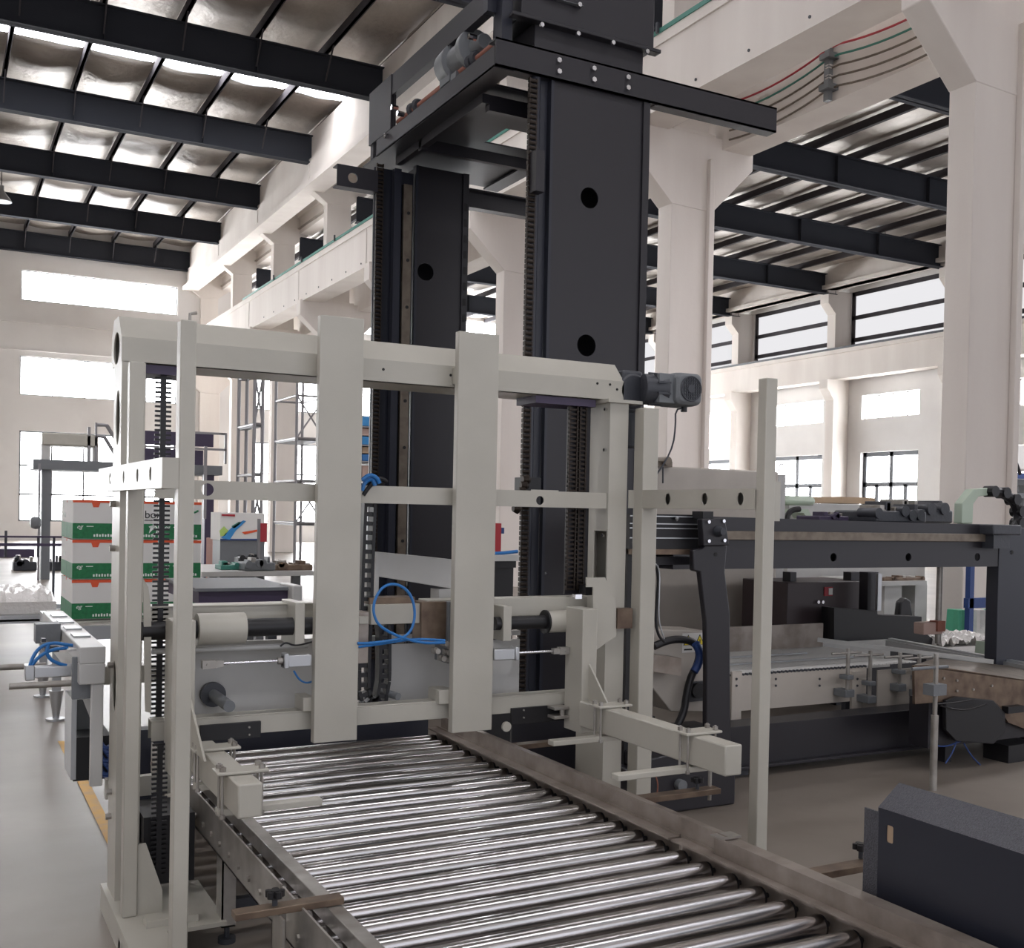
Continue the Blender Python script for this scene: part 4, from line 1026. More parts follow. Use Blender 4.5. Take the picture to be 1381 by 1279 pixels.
scaffold(a, b_, 24, 25.4, 4.6, 'narrow scaffold tower of grey tubes left of the concrete column')
a, b_ = at(398, 700, y=28).x, at(436, 700, y=28).x
scaffold(a, b_, 28, 30, 5.4, 'wide cross-braced scaffold behind the left stop plate')
# shelf of wrapped goods seen beside the left stop plate
t = thing('storage_shelf', 'shelf of blue and pink parcels seen beside the rear tower', 'shelf', (at(494, 700, y=16).x, 16, 0))
p, q_ = at(484, 600, y=16), at(506, 600, y=16)
m = MB()
for y in (575, 600, 622, 645): zz = at(494, y, y=16).z; m.box(p.x, q_.x, 16, 16.5, zz-.02, zz)
m.box(p.x, p.x+.04, 16, 16.5, 0, 2.9).box(q_.x-.04, q_.x, 16, 16.5, 0, 2.9); m.build('rack', GALVS, t)
for i, (y0_, y1_, m_) in enumerate(((562, 575, CYAN), (578, 588, PINKP), (589, 600, CYAN), (603, 612, CARDB), (613, 622, BLUE), (628, 645, PINKP))):
    b0 = fb(488, y0_, 502, y1_, 16.05, .35); tag(B(*b0).build('parcel', m_, bevel=.01), '%s parcel on the narrow shelf, number %s from the top' % ({CYAN: 'blue', PINKP: 'pink', CARDB: 'brown', BLUE: 'bright blue'}[m_], ['one', 'two', 'three', 'four', 'five', 'six'][i]), 'parcel', 'parcels on the narrow shelf')
# mid distance machine beyond the carriage (seen through the lower left opening)
t = thing('flat_table_machine', 'low grey machine table with dark violet side beyond the carriage', 'machine', (2.0, 7.2, 0))
b0 = fb(268, 797, 394, 814, 7.0, 1.0); B(*b0).build('side_panel', PURP, t)
B(b0[0]-.02, b0[1]+.02, 6.98, 8.0, b0[5], b0[5]+.02).build('table_top', GREYM, t)
for x in (b0[0]+.05, b0[1]-.1): B(x, x+.06, 7.2, 7.26, 0, b0[4]).build('leg', GREYD, t)
b1 = fb(394, 790, 408, 830, 6.9, .3); B(*b1).build('end_block', PAINTB, t, bevel=.01)
t = thing('belt_table', 'distant low table holding green and grey machine parts', 'table', (at(350, 780, y=12).x, 12, 0))
b0 = fb(272, 771, 424, 790, 11.5, 1.5); m = MB().box(b0[0], b0[1], 11.5, 13, b0[5]-.05, b0[5]); m.build('table_top', PAINTB, t)
for x in (b0[0]+.1, (b0[0]+b0[1])/2, b0[1]-.2): B(x, x+.08, 11.6, 11.7, 0, b0[5]-.05).build('leg', GREYM, t)
lump(298, 757, 345, 769, 11.8, 'green_part', 'bright green machine part lying on the distant table', 'machine part', GREEN, 6, 11)
lump(330, 750, 372, 770, 11.55, 'gear_unit', 'grey gear unit on the distant table', 'machine part', GREYM, 8, 12)
lump(368, 755, 422, 770, 11.65, 'gear_unit', 'pile-like grey fittings at the right end of the distant table', 'machine part', RUST, 9, 13)
lump(322, 738, 350, 768, 12.4, 'coiled_cable_reel', 'dark coil of cable behind the distant table', 'cable reel', RUB, 4, 14)
for i, (a, b_, c_) in enumerate(((668, 676, REDP), (676, 680, BLUEP))):
    b0 = fb(a, 706 if i == 0 else 712, b_, 731 if i == 0 else 720, 12, .2); B(*b0)
    tag(B(b0[0], b0[1], 12, 12.2, 0 if i == 0 else b0[4], b0[5]).build('wall_panel', c_), ('red narrow panel' if i == 0 else 'tiny blue panel')+' glimpsed right of the right stop plate', 'panel')
t = thing('hose_rack', 'flat tray with blue hoses glimpsed right of the right stop plate', 'tray', (at(680, 750, y=5.6).x, 5.6, .9))
b0 = fb(660, 749, 700, 757, 5.4, .3); B(*b0).build('tray', PAINTB, t)
MB().tube([at(662, 747, y=5.45), at(680, 746, y=5.45), at(698, 744, y=5.45)], .01, 8).build('hose', BLUE, t)
b0 = fb(664, 757, 696, 766, 5.45, .2); m = MB().box(*b0); b0 = fb(660, 766, 692, 812, 5.5, .1); m.box(b0[0], b0[1], 5.5, 5.6, 0, b0[5]); m.build('dark_support', RUB, t)

# ============================================================ RIGHT SIDE: cabinet and second machine
t = thing('switch_cabinet', 'large light grey cabinet behind the black bent arm', 'cabinet', (6.2, 8, 0))
b0 = fb(872, 632, 1049, 760, 8.0, 1.2); B(b0[0], b0[1], 8, 9.2, .02, b0[5]).build('body', WARMG, t, bevel=.015)
b1 = fb(1049, 640, 1059, 700, 8.05, 1.1); B(b1[0], b1[1], 8.05, 9.15, .02, b1[5]).build('side_wing', PAINTB, t)
p = at(1054, 632, y=8.3); MB().tube([p+V((-.03, 0, -.04)), p+V((-.03, 0, .04)), p+V((.03, 0, .04)), p+V((.03, 0, -.04))], .008, 6, 1).build('lifting_eye', GALV, t)
p = at(886, 626, y=7.9); m = MB().box(p.x-.02, p.x+.2, 7.95, 8.1, p.z-.02, p.z+.03).cyl((p.x+.12, 7.9, p.z+.03), (p.x+.12, 8.1, p.z+.03), .04, 12); m.build('top_fitting', RAILM, t)
MB().cyl(at(894, 630, y=7.9), at(894, 652, y=7.9), .008, 6).build('hanging_wire', GREYD, t)
GY = 5.4
t = thing('transfer_gantry', 'long black horizontal machine beam with worn guide rail on a black base', 'machine frame', (5.5, GY, 0))
m = MB().plate([(3.9, 1.275), (7.0, 1.275), (7.0, 1.5), (6.86, 1.575), (3.9, 1.60)], [ell(at(x, 757, y=GY).x, 1.345, .028) for x in (1124, 1225, 1318)], (0, GY, 0), (1, 0, 0), (0, 0, 1), (0, .012, 0))
m.box(3.9, 7.0, GY+.012, GY+.3, 1.275, 1.287).box(3.9, 6.86, GY+.012, GY+.3, 1.57, 1.58).box(3.9, 7.0, GY+.29, GY+.3, 1.287, 1.57)
m.build('main_beam', BLACK, t, smooth=False)
z0, z1 = at(1200, 730, y=GY-.03).z, at(1200, 719, y=GY-.03).z
B(3.95, at(1338, 727, y=GY-.03).x, GY-.03, GY-.001, z0, z1).build('guide_rail', RAILM, t, bevel=.003)
b0 = fb(985, 965, 1381, 1020, 5.3, .2); m = MB().box(4.2, 7.2, 5.3, 5.5, .05, .31).box(4.2, 7.2, 5.25, 5.5, .05, .07); m.build('base_beam', BLACK, t, bevel=.004)
for x in (4.35, 6.9): B(x, x+.1, 5.32, 5.48, 0, .05).build('foot', GREYD, t)
p = at(1345, 800, y=GY); B(p.x, p.x+.5, GY-.006, GY+.1, 0, 1.56).build('end_post', BLACK2, t, bevel=.004)
p = at(1362, 710, y=GY); MB().cyl((p.x+.02, GY-.002, at(1362, 745, y=GY).z), (p.x+.02, GY-.01, at(1362, 745, y=GY).z), .015, 12).build('pin', INK, t)
b0 = fb(1340, 708, 1378, 722, GY-.12, .3); B(*b0).build('carriage_block', GREYD, t, bevel=.01)
b0 = fb(1340, 722, 1362, 740, GY-.1, .1); B(*b0).build('rail_stop', GREYD, t)
def warning(px0, y0, px1, y1, Y, par, two=True):
    b0 = fb(px0, y0, px1, y1, Y, .001); o = B(b0[0], b0[1], Y-.002, Y, b0[4], b0[5]).build('warning_label', CARTW, par)
    W_ = b0[1]-b0[0]; H_ = b0[5]-b0[4]
    for k in range(2 if two else 1):
        w1 = W_/2 if two else W_; cx_ = b0[0]+w1*(k+.5); zc = b0[4]+H_*.38
        MB().prism([(cx_-w1*.42, Y-.003, zc), (cx_+w1*.42, Y-.003, zc), (cx_, Y-.003, zc+H_*.55)], (0, .001, 0)).build('triangle', INK, o)
        MB().prism([(cx_-w1*.33, Y-.004, zc+.002), (cx_+w1*.33, Y-.004, zc+.002), (cx_, Y-.004, zc+H_*.47)], (0, .001, 0)).build('yellow_field', YELS, o)
        B(cx_-w1*.04, cx_+w1*.04, Y-.005, Y-.004, zc+.006, zc+H_*.28).build('hazard_mark', INK, o)
        B(cx_-w1*.35, cx_+w1*.35, Y-.003, Y-.002, b0[4]+H_*.12, b0[4]+H_*.2).build('caption_lines', INK, o)
    return o
warning(1374, 822, 1392, 844, GY, t, False)
# aluminium profile and black bent arm in front
t = thing('bent_arm', 'black bent steel arm with square bearing block in front of the grey cabinet', 'machine arm', (at(965, 1000, y=4.95).x, 4.95, 0))
AY = 4.95
o_ = [(951, 735), (981, 735), (978, 772), (985, 828), (985, 900), (986, 1012), (952, 1014), (953, 900), (952, 840), (944, 772), (935, 770), (935, 742), (946, 740)]
MB().prism([at(x, y, y=AY) for x, y in o_], (0, .04, 0)).build('arm', BLACK, t, bevel=.008)
MB().prism([at(x, y, y=AY-.03) for x, y in ((947, 700), (978, 699), (984, 736), (949, 737))], (0, .05, 0)).build('bearing_block', BLACK, t, bevel=.006)
p = at(968, 717, y=AY-.03)
m = MB().lathe(p, (0, -1, 0), [(0, .032), (.015, .03), (.03, .022), (.05, .02)], 20); m.build('bearing', GREYD, t)
mb = MB()
for x, y in ((955, 704), (975, 703), (955, 730), (976, 729)): q_ = at(x, y, y=AY-.03); mb.cyl(q_, q_+V((0, -.012, 0)), .011, 6)
mb.build('bolts', CHROME, t)
m = MB(); fbb(m, 948, 690, 962, 700, AY, .1); m.build('sensor_block', RUB, t)
p = at(965, 748, y=AY); MB().cyl(p+V((0, .002, 0)), p+V((0, -.002, 0)), .012, 14).build('tapped_hole', INK, t)
z0 = at(965, 1012, y=AY).z
B(at(950, 1000, y=AY).x, at(990, 1000, y=AY).x, AY, AY+.12, 0, z0).build('arm_base', BLACK, t)
t = thing('slotted_profile', 'black slotted profile beam behind the slim cream right posts', 'machine beam', (4, 5.1, 1.3))
x0, x1 = 3.35, at(948, 720, y=5.05).x
zz = [at(910, y, y=5.05).z for y in (694, 741)]
B(x0, x1, 5.05, 5.2, zz[1], zz[0]).build('beam', RUB, t)
for y in (697, 707, 713, 726): z_ = at(910, y, y=5.05).z; B(x0, x1, 5.044, 5.05, z_-.003, z_+.003).build('slot_edge', ALU, t)
z_ = [at(910, y, y=5.04).z for y in (748, 741)]; B(x0, x1-.04, 5.02, 5.08, z_[0], z_[1]).build('lower_rail', RUST, t)
z_ = [at(910, y, y=5.1).z for y in (762, 750)]; B(x0, x1-.04, 5.1, 5.2, z_[0], z_[1]-.006).build('lower_beam', BLACK, t)
p = at(945, 717, y=5.03); MB().cyl(p, p+V((.03, 0, 0)), .036, 20).build('end_disc', PAINTB, t)
p = at(913, 697, y=5.03); MB().lathe(p, (0, 0, -1), [(0, .012), (.01, .012), (.025, .004)], 10).build('sensor', ALU, t)
B(x0, x0+.08, 5.06, 5.18, 0, zz[1]).build('support_leg', RUB, t)
# white housing with warning labels
t = thing('white_housing', 'white machine housing with yellow warning labels beside the black bent arm', 'machine housing', (4.2, 5.25, 0))
o_ = [(862, 849), (952, 851), (950, 960), (905, 960), (862, 905)]
MB().prism([at(x, y, y=5.2) for x, y in o_], (0, .25, 0)).build('housing', WARMG, t, bevel=.006)
warning(920, 854, 951, 880, 5.2, t)
b0 = fb(868, 884, 919, 900, 5.05, .14); m = MB().prism([at(x, y, y=5.05) for x, y in ((868, 882), (919, 888), (919, 912), (868, 904))], (0, .13, 0)); m.build('steel_tray', BRONZ, t)
p = at(943, 932, y=5.15); m = MB().cyl(p, p+V((0, .05, 0)), .045, 20); m.build('roller_hub', RUB, t)
m = MB(); fbb(m, 930, 920, 954, 946, 5.17, .03); m.build('hub_plate', GREYD, t)
B(at(880, 960, y=5.3).x, at(950, 960, y=5.3).x, 5.25, 5.4, 0, .35).build('lower_body', RUB, t)
tag(MB().tube([at(x, y, y=5.1) for x, y in ((882, 872), (900, 864), (918, 862), (936, 866), (944, 880), (940, 898), (932, 912), (926, 935), (922, 965), (900, 1000))], .022, 12, 2).build('sleeved_hose', RUB), 'thick black sleeved hose arching over the white housing', 'hose')
tag(MB().tube([at(x, y, y=5.06) for x, y in ((938, 868), (945, 882), (942, 896), (936, 906))], .024, 12, 2).build('hose_wrap', BLUEP), 'blue wrap section around the arching black hose', 'hose wrap')
tag(MB().tube([at(x, y, y=5.0) for x, y in ((884, 758), (888, 780), (886, 810), (884, 840), (888, 858), (896, 866))], .008, 8, 2).build('signal_cable', RUB), 'thin black cable dropping from the profile beam', 'cable')
tag(MB().tube([at(x, y, y=4.98) for x, y in ((882, 758), (890, 768), (889, 800), (888, 835), (892, 851), (896, 862))], .004, 6, 2).build('signal_cable', ALU), 'thin white cable beside the dropping black cable', 'cable')
t = thing('drive_base', 'low black machine base behind the right clamping arm', 'machine base', (at(930, 1100, y=4.9).x, 4.9, 0))
x0, x1 = at(868, 1060, y=4.8).x, at(992, 1060, y=4.8).x
B(x0, x1, 4.8, 5.2, .0, .22).build('base', BLACK, t, bevel=.01)
m = MB().prism([(x0+.05, 4.82, .22), (x1-.1, 4.82, .22), (x1-.14, 4.82, .34), (x0+.05, 4.82, .30)], (0, .3, 0)); m.build('sloped_body', BLACK, t, bevel=.008)
p = at(915, 1058, y=4.8); MB().cyl(p, p+V((0, -.04, 0)), .03, 16).build('round_cap', GREYM, t)
MB().tube([at(x, y, y=4.75) for x, y in ((884, 1046), (888, 1060), (884, 1080), (878, 1100))], .004, 6, 2).build('cable', BROWN, t)

# white conveyor on the right
t = thing('slat_conveyor', 'low white chain conveyor with slatted belt on the right', 'conveyor', (5.2, 5.7, 0))
SY = 5.62
x0, x1 = at(985, 930, y=SY).x, at(1168, 930, y=SY).x
z1, z0 = at(1080, 906, y=SY).z, at(1080, 952, y=SY).z
B(x0-.1, x1, SY, SY+.012, z0, z1).build('side_panel', WARMG, t)
x2 = at(1236, 930, y=SY).x; zz0 = at(1200, 962, y=SY).z
B(x1+.06, x2, SY-.05, SY-.038, zz0, z1-.02).build('side_panel', WARMG, t)
m = MB(); k = 0; x = x0-.1
while x < x2: m.box(x, x+.03, SY+.02, SY+1.25, z1+.004, z1+.012); x += .038
m.build('slat_belt', CARTW, t)
m = MB(); x = x0-.1
while x < x1: m.cyl((x, SY-.004, z1+.006), (x, SY+.02, z1+.006), .008, 8); x += .034
m.build('edge_chain', GREYD, t)
B(x0-.1, x2, SY+.3, SY+.32, z1+.02, z1+.03).build('guide_strip', ALU, t)
B(x0-.1, x1, SY+.6, SY+.62, z1+.02, z1+.03).build('guide_strip', ALU, t)
B(x0-.1, x2+1, SY+1.2, SY+1.25, z0, z1).build('far_rail', PAINTB, t)
for a in (987, 1149):
    b0 = fb(a, 906, a+13, 975, SY-.02, .02); l = B(*b0).build('leg', WARMG, t)
    B(b0[0]-.03, b0[1]+.03, SY-.05, SY+.05, b0[4]-.02, b0[4]).build('foot_plate', ALU, l)
    B(b0[0]+.01, b0[1]-.01, SY+.05, SY+.09, .25, z0+.02).build('stand', GREYD, l)
mb = MB()
for a in (993, 1046, 1105, 1156):
    for y in (916, 925): q_ = at(a, y, y=SY-.02); mb.cyl(q_, q_+V((0, -.006, 0)), .008, 8)
mb.build('bolts', GREYD, t)
b0 = fb(1000, 843, 1110, 868, SY+.9, .02); B(b0[0]-.3, b0[1], SY+.9, SY+.92, z1+.02, b0[5]).build('steel_fence', BRONZ, t)
# rods and holders along it
for i, (a, y0_, y1_) in enumerate(((1144, 875, 940), (1174, 878, 948), (1214, 880, 932), (1240, 882, 940))):
    h_ = thing('rail_holder', ['steel rod rail holder at the left of the white conveyor', 'second steel rod rail holder beside the conveyor joint', 'short rail holder right of the conveyor joint', 'rail holder beside the browned steel guard'][i], 'rail holder', (at(a, y1_, y=SY-.1).x, SY-.1, at(a, y1_, y=SY-.1).z))
    p, q_ = at(a, y0_, y=SY-.1), at(a, y1_, y=SY-.1)
    MB().cyl((p.x, p.y, q_.z), (p.x, p.y, p.z), .014, 10).build('rod', GALV, h_)
    MB().box(p.x-.04, p.x+.04, p.y-.03, p.y+.09, q_.z, q_.z+.05).box(p.x-.03, p.x+.03, p.y-.03, p.y+.05, q_.z+.12, q_.z+.15).build('clamp', GREYM, h_, bevel=.004)
    MB().cyl((p.x-.15, p.y, p.z-.03), (p.x+.12, p.y, p.z-.03), .009, 8).build('cross_rod', GALV, h_)
a, b_ = at(1103, 863, y=6.3), at(1340, 893, y=5.3)
tag(MB().bar(a, b_, .03, .03).build('side_guide', PAINTB), 'slim white guide bar crossing above the white conveyor', 'guide bar')
a, b_ = at(1200, 869, y=6.4), at(1395, 905, y=5.2)
tag(MB().bar(a, b_, .12, .07).bar(a+V((0, 0, .04)), b_+V((0, 0, .04)), .05, .02).build('side_guide', ALU), 'wide aluminium profile lying along the far edge of the conveyor', 'guide bar')
a, b_ = at(1322, 874, y=6.2), at(1400, 882, y=6.2)
tag(MB().bar(a, b_, .1, .11).box((a.x+b_.x)/2, (a.x+b_.x)/2+.08, a.y-.03, a.y+.03, 0, a.z-.05).build('side_guide', PALEG), 'pale green beam end behind the aluminium profile', 'beam')
# browned steel guard at right
t = thing('steel_guard', 'browned sheet steel guard over the conveyor drive at the right edge', 'machine guard', (6, 4.9, 0))
HY = 4.85
MB().prism([at(x, y, y=HY) for x, y in ((1233, 898), (1250, 897), (1381, 917), (1400, 921), (1400, 990), (1360, 975), (1345, 950), (1290, 945), (1234, 950))], (0, .02, 0)).build('front_sheet', RUST, t)
a = [at(1233, 898, y=HY), at(1400, 921, y=HY), at(1400, 903, y=HY+.5), at(1262, 889, y=HY+.5)]
MB().prism(a, (0, 0, .005)).build('top_sheet', RAILM, t)
MB().prism([at(x, y, y=HY-.03) for x, y in ((1276, 945), (1290, 940), (1340, 945), (1356, 962), (1356, 988), (1340, 1004), (1290, 1000), (1276, 985))], (0, .03, 0)).build('side_cover', RUB, t, bevel=.004)
m = MB(); fbb(m, 1360, 1004, 1400, 1032, HY+.0, .2); fbb(m, 1360, 953, 1381, 962, HY-.05, .05); m.build('motor_box', RUB, t)
b0 = fb(1234, 950, 1400, 1008, HY+.04, .3); B(b0[0]+.12, b0[1]+.3, HY+.04, HY+.2, b0[4]+.03, b0[5]+.06).build('drive_body', BLACK, t)
for a in (1275, 1385):
    p = at(a, 1000, y=HY+.2); B(p.x, p.x+.06, HY+.2, HY+.26, 0, b0[4]).build('leg', BLACK, t)
mb = MB()
for x, y in ((1272, 915), (1290, 918), (1312, 930), (1337, 925), (1290, 932)): q_ = at(x, y, y=HY); mb.cyl(q_, q_+V((0, -.01, 0)), .008, 8)
mb.build('bolts', GALV, t)
m = MB()
for pts in (((1262, 950), (1290, 948), (1310, 944)), ((1268, 952), (1300, 960), (1330, 950))): m.tube([at(x, y, y=HY-.08) for x, y in pts], .006, 6, 2)
m.build('conduit', RUB, t)
m = MB()
for pts in (((1290, 1000), (1285, 1015), (1275, 1030)), ((1300, 1003), (1310, 1020), (1322, 1032)), ((1375, 1030), (1372, 1060), (1382, 1075)), ((1258, 1005), (1275, 1008), (1295, 1000))): m.tube([at(x, y, y=HY) for x, y in pts], .005, 6, 2)
m.build('hanging_wires', BLUEP, t)
# vertical poles
p = at(1258, 1066, z=0)
t = thing('support_pole', 'slim steel pole standing on the floor before the browned guard', 'pole', (p.x, p.y, 0))
zt_ = at(1262, 882, y=p.y).z
MB().cyl((p.x, p.y, 0), (p.x, p.y, zt_*.55), .022, 14).build('lower_tube', GALV, t)
MB().cyl((p.x, p.y, zt_*.5), (p.x, p.y, zt_), .014, 12).build('upper_rod', GALV, t)
MB().box(p.x-.06, p.x+.05, p.y-.04, p.y+.04, zt_*.7, zt_*.78).cyl((p.x-.2, p.y, zt_*.9), (p.x+.1, p.y, zt_*.9), .01, 8).build('clamp', GREYM, t)
p = at(1265, 868, y=5.9); zt_ = 1.4
t = thing('sensor_pole', 'silver upright rod with a pinkish clamp under the black beam', 'pole', (p.x, 5.9, p.z))
MB().cyl((p.x, 5.9, p.z), (p.x, 5.9, zt_), .024, 14).build('rod', GALV, t)
b0 = fb(1246, 840, 1272, 856, 5.85, .1); m = MB().box(*b0); m.build('clamp', PINKP, t, bevel=.006)
b0 = fb(1265, 838, 1275, 852, 5.83, .08); B(*b0).build('sensor', BROWN, t)
# things below the beam
t = thing('control_cabinet', 'dark brown low cabinet with a small red label under the black beam', 'cabinet', (6.3, 7.2, 0))
p, q_ = at(1062, 800, y=7.2), at(1172, 800, y=7.2)
zt_ = at(1120, 785, y=7.2).z
B(p.x, q_.x, 7.2, 7.8, 0, zt_).build('body', mat('dark_brown_cabinet_paint', (70, 58, 60), .45), t, bevel=.006)
b0 = fb(1112, 792, 1123, 804, 7.19, .01); B(*b0).build('label', REDP, t); B((b0[0]+b0[1])/2, b0[1]-.005, 7.185, 7.19, b0[4]+.01, b0[5]-.01).build('label_text', CARTW, t)
mb = MB()
for x in (1101, 1107): q2 = at(x, 812, y=7.2); mb.cyl(q2, q2+V((0, -.03, 0)), .015, 10)
mb.build('lock_handles', CHROME, t)
b0 = fb(1066, 772, 1074, 786, 7.3, .1); m = MB().box(*b0); b0 = fb(1148, 772, 1162, 786, 7.3, .1); m.box(*b0); m.build('uprights', BLACK, t)
t = thing('black_hopper', 'black sheet metal box standing behind the white conveyor', 'machine housing', (6.8, 6.9, 0))
MB().prism([at(x, y, y=6.95) for x, y in ((1125, 820), (1182, 824), (1184, 830), (1243, 832), (1243, 850), (1258, 862), (1258, 875), (1125, 866))], (0, .15, 0)).build('panel', RUB, t)
b0 = fb(1170, 772, 1184, 830, 6.98, .1); B(*b0).build('post', BLACK, t)
b0 = fb(1184, 774, 1189, 824, 6.9, .03); B(*b0).build('glass_edge', ALU, t)
b0 = fb(1130, 860, 1250, 880, 7.0, .1); B(b0[0], b0[1], 7.0, 7.1, 0, b0[5]).build('base', BLACK, t)
t = thing('work_bench', 'white work bench with clutter seen under the black beam', 'bench', (at(1220, 800, y=8.2).x, 8.2, 0))
b0 = fb(1190, 784, 1250, 790, 8.2, .95); B(*b0).build('bench_top', PAINTB, t)
b1 = fb(1193, 792, 1216, 815, 8.3, .6); B(b1[0], b1[1], 8.3, 8.9, 0, b0[4]).build('drawer_unit', PAINTB, t)
b1 = fb(1234, 792, 1250, 830, 8.3, .6); B(b1[0], b1[1], 8.3, 8.9, 0, b0[4]).build('drawer_unit', PAINTB, t)
lump(1192, 776, 1248, 784, 8.25, 'tool_tray', 'small brownish tools on the white work bench', 'tools', RUST, 7, 21)
t = thing('office_chair', 'black chair back in front of the white work bench', 'chair', (at(1222, 830, y=7.7).x, 7.7, 0))
pc = at(1222, 825, y=7.7)
m = MB().prism([at(x, y, y=7.7) for x, y in ((1213, 832), (1215, 812), (1222, 806), (1229, 810), (1232, 832))], (0, .08, 0)); m.build('backrest', RUB, t, bevel=.02)
B(pc.x-.2, pc.x+.2, 7.35, 7.75, .42, .48).build('seat', RUB, t, bevel=.02); MB().cyl((pc.x, 7.55, .05), (pc.x, 7.55, .42), .03, 12).build('stem', GREYD, t)
m = MB()
for k in range(5): m.bar((pc.x, 7.55, .08), (pc.x+.25*cos(k*1.257), 7.55+.25*sin(k*1.257), .04), .04, .03)
m.build('star_base', RUB, t)
# green wrap, blue frame, crumpled film
t = thing('blue_trolley', 'blue steel frame trolley with green wrapped rolls at the right', 'trolley', (at(1330, 850, y=7.6).x, 7.6, 0))
zt_ = at(1330, 812, y=7.6).z
p, q_ = at(1306, 815, y=7.6), at(1362, 815, y=7.6)
B(p.x, q_.x, 7.6, 7.66, zt_-.06, zt_+.04).build('top_rail', BLUEP, t)
for px_ in (1311, 1358): r_ = at(px_, 800, y=7.6); B(r_.x-.03, r_.x+.03, 7.6, 7.66, 0, 1.3 if px_ == 1311 else zt_).build('upright', BLUEP, t)
def drape(px0, px1, y0_, y1_, Y, m_, label, seed):
    r = random.Random(seed); x0, x1 = at(px0, 840, y=Y).x, at(px1, 840, y=Y).x; z1 = at(px0, y0_, y=Y).z; z0 = .0
    m = MB(); n = 26; k = 8; vs = []
    for j in range(k+1):
        t_ = j/k
        for i in range(n):
            a = 2*pi*i/n; rad = (.82+.18*sin(5*a+seed))*(1+.35*t_)
            vs.append(((x0+x1)/2+(x1-x0)/2*rad*cos(a)*.8, Y+.12+.12*rad*sin(a), z1+(z0-z1)*t_))
    m.add(vs, [(j*n+i, j*n+(i+1) % n, (j+1)*n+(i+1) % n, (j+1)*n+i) for j in range(k) for i in range(n)]+[tuple(range(n)), tuple(range(k*n, (k+1)*n))])
    return tag(m.build('film_roll', m_), label, 'film')
drape(1293, 1312, 824, 900, 7.7, TEAL, 'bunch of green wrapping film left of the blue upright', 1)
drape(1317, 1340, 824, 900, 7.72, PLAST, 'white translucent film hanging under the blue rail', 2)
drape(1341, 1359, 824, 900, 7.7, TEAL, 'bunch of green wrapping film under the right of the blue rail', 3)
m = MB(); r = random.Random(9); vs = []; nx, ny = 40, 14
x0, x1 = at(1262, 868, y=6.9).x, at(1352, 868, y=6.9).x; zz = at(1300, 872, y=6.9).z
for j in range(ny+1):
    for i in range(nx+1): vs.append((x0+(x1-x0)*i/nx, 6.9+.5*j/ny, zz+(.02+.06*r.random()+.03*sin(i*.9))*(1 if 0 < i < nx and j < ny else 0)))
m.add(vs, [(j*(nx+1)+i, j*(nx+1)+i+1, (j+1)*(nx+1)+i+1, (j+1)*(nx+1)+i) for j in range(ny) for i in range(nx)]).box(x0, x1, 6.9, 7.4, 0, zz-.002)
tag(m.build('film_heap', PLAST), 'heap of crumpled clear film behind the aluminium profile', 'film')
b0 = fb(1250, 806, 1300, 812, 7.9, .05); tag(B(b0[0], b0[1], 10.2, 10.3, b0[4]*0+.95, 1.02).build('wall_rail', GREYM), 'short grey rail in front of the near concrete column', 'rail') if 0 else None
# things on top of the black beam
lump(1180, 676, 1250, 706, 6.2, 'motor_cluster', 'dark cluster of motors and couplings behind the black beam', 'machine part', GREYD, 12, 31)
lump(1218, 672, 1286, 706, 6.5, 'motor_cluster', 'grey valve and motor group right of the dark cluster', 'machine part', GREYD, 12, 32)
lump(1105, 690, 1145, 704, 6.4, 'fittings_group', 'violet-grey fittings lying behind the black beam', 'machine part', PURP, 8, 33)
lump(1145, 692, 1180, 704, 6.6, 'fittings_group', 'light steel fittings behind the middle of the black beam', 'machine part', GALV, 8, 34)
b0 = fb(1136, 671, 1180, 680.5, 9.5, .6); B(4.7, 6.95, 5.72, 7.6, 1.5, 1.552).build('rear_deck', BLACK, bpy.data.objects['transfer_gantry'])
t = thing('cardboard_tray', 'shallow brown cardboard tray on a white machine below the windows', 'tray', ((b0[0]+b0[1])/2, 9.5, b0[4]))
B(b0[0], b0[1], 9.5, 10.1, b0[4]+.01, b0[5]).build('tray', CARDB, t)
b0 = fb(1096, 681, 1250, 706, 9.3, 1.2); B(b0[0], b0[1], 9.3, 10.5, 0, at(1158, 681.5, y=9.5).z)
tag(B(b0[0], b0[1], 9.3, 10.5, 0, at(1158, 681, y=9.5).z).build('white_machine', PAINTB, bevel=.01), 'long white machine body behind the black beam', 'machine')
t = thing('green_cover', 'pale green rounded machine cover below the side windows', 'machine cover', (at(1080, 690, y=8.6).x, 8.6, 0))
b0 = fb(1060, 669, 1102, 682, 8.6, .6); B(*b0).build('cover', PALEG, t, bevel=.05)
b1 = fb(1064, 682, 1098, 700, 8.65, .5); B(b1[0], b1[1], 8.65, 9.1, 0, b0[4]).build('pedestal', PAINTB, t)
MB().prism([at(x, y, y=8.4) for x, y in ((1076, 687), (1090, 687), (1096, 700), (1089, 700), (1084, 692), (1076, 692))], (0, .2, 0)).build('bent_arm', PALEG, t)
MB().tube([at(x, y, y=8.4) for x, y in ((1061, 702), (1062, 694), (1068, 688), (1078, 687))], .03, 8, 2).build('cable', RUB, t)
t = thing('cable_arch', 'pale green square tube arch carrying a black cable chain at right', 'cable arm', (at(1305, 700, y=5.9).x, 5.9, 0))
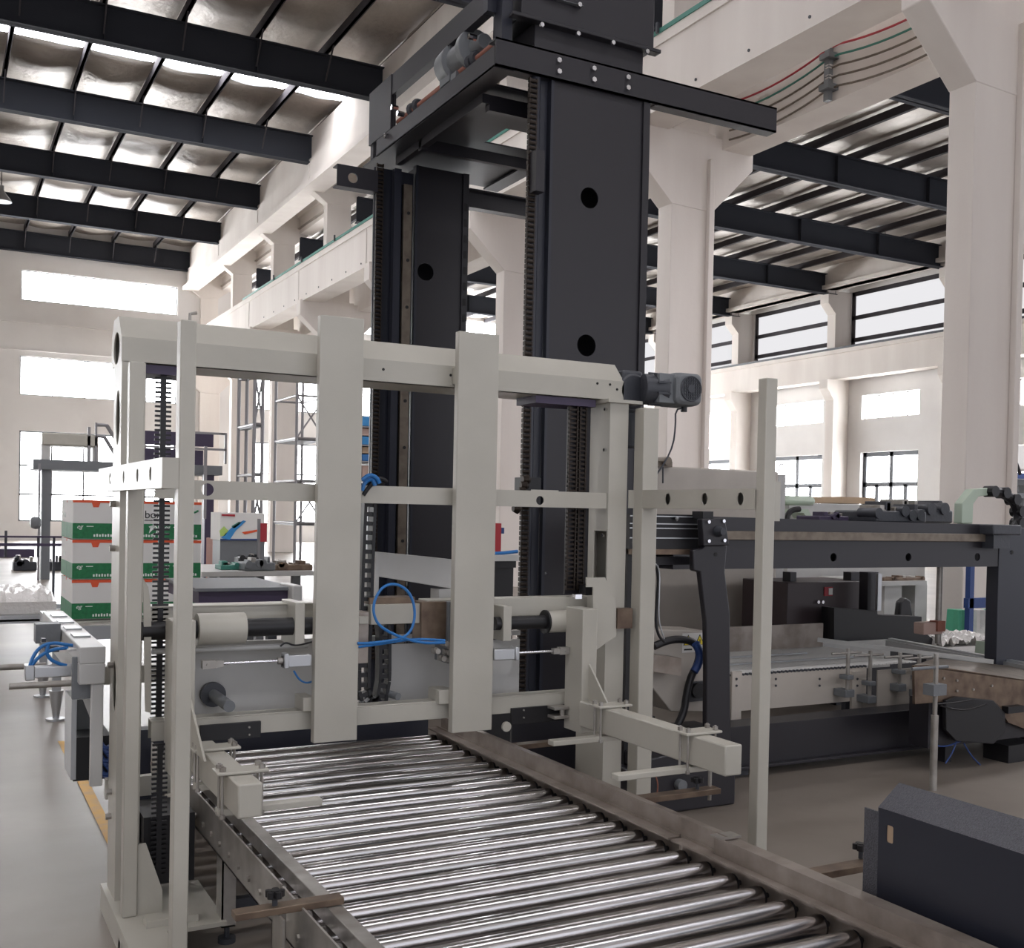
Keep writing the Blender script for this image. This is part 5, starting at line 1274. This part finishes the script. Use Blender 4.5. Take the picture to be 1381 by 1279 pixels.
o_ = [(1297, 706), (1298, 679), (1313, 660), (1336, 658), (1336, 668), (1320, 670), (1313, 680), (1312, 706)]
MB().prism([at(x, y, y=5.9) for x, y in o_], (0, .08, 0)).build('arch', PALEG, t, bevel=.006)
m = MB(); pts = [at(x, y, y=5.9) for x, y in ((1336, 663), (1352, 665), (1366, 674), (1373, 690), (1373, 706), (1364, 718), (1350, 722))]
m.tube(pts, .04, 10, 2); m.build('cable_chain', RUB, t)
mb = MB()
for q2 in pts[:]: mb.lathe(q2+V((0, -.05, 0)), (0, 1, 0), [(0, .045), (.1, .045)], 10)
mb.build('chain_links', RUB, t)
B(at(1298, 700, y=5.92).x, at(1311, 700, y=5.92).x, 5.92, 5.97, 1.3, at(1305, 704, y=5.92).z).build('mount', PALEG, t)
# right of the near column
t = thing('grey_machine_frame', 'grey tubular machine frame at the right edge beyond the near column', 'machine frame', (at(1375, 700, y=12).x, 12, 0))
p, q_ = at(1364, 700, y=12.5), at(1400, 700, y=12.5)
for x in (p.x, p.x+.3): B(x, x+.09, 12.5, 12.6, 0, 2.3).build('upright', GREYM, t)
for y in (650, 668, 692, 715): zz = at(1370, y, y=12.5).z; B(p.x, q_.x, 12.48, 12.6, zz-.05, zz+.04).build('cross_rail', GREYM, t)
m = MB(); fbb(m, 1366, 638, 1400, 646, 12.4, .3); m.build('blue_unit', BLUEP, t)
m = MB().tube([at(x, y, y=12.3) for x, y in ((1362, 610), (1370, 622), (1376, 640))], .03, 6, 2); m.build('hose', RUB, t)
b0 = fb(1366, 600, 1400, 635, 13, .6); B(*b0).build('top_hopper', CARTW, t, bevel=.03)
#=====TAIL
# ------------------------------------------------------------ light
w = bpy.data.worlds.new('world'); S.world = w; w.use_nodes = True
bg = w.node_tree.nodes['Background']; bg.inputs[0].default_value = srgb((238, 240, 250)); bg.inputs[1].default_value = 1.05
S.view_settings.view_transform = 'Standard'; S.view_settings.look = 'None'; S.view_settings.gamma = 1
S.view_settings.use_curve_mapping = False; S.view_settings.exposure = 0.38
S.cycles.max_bounces = 6
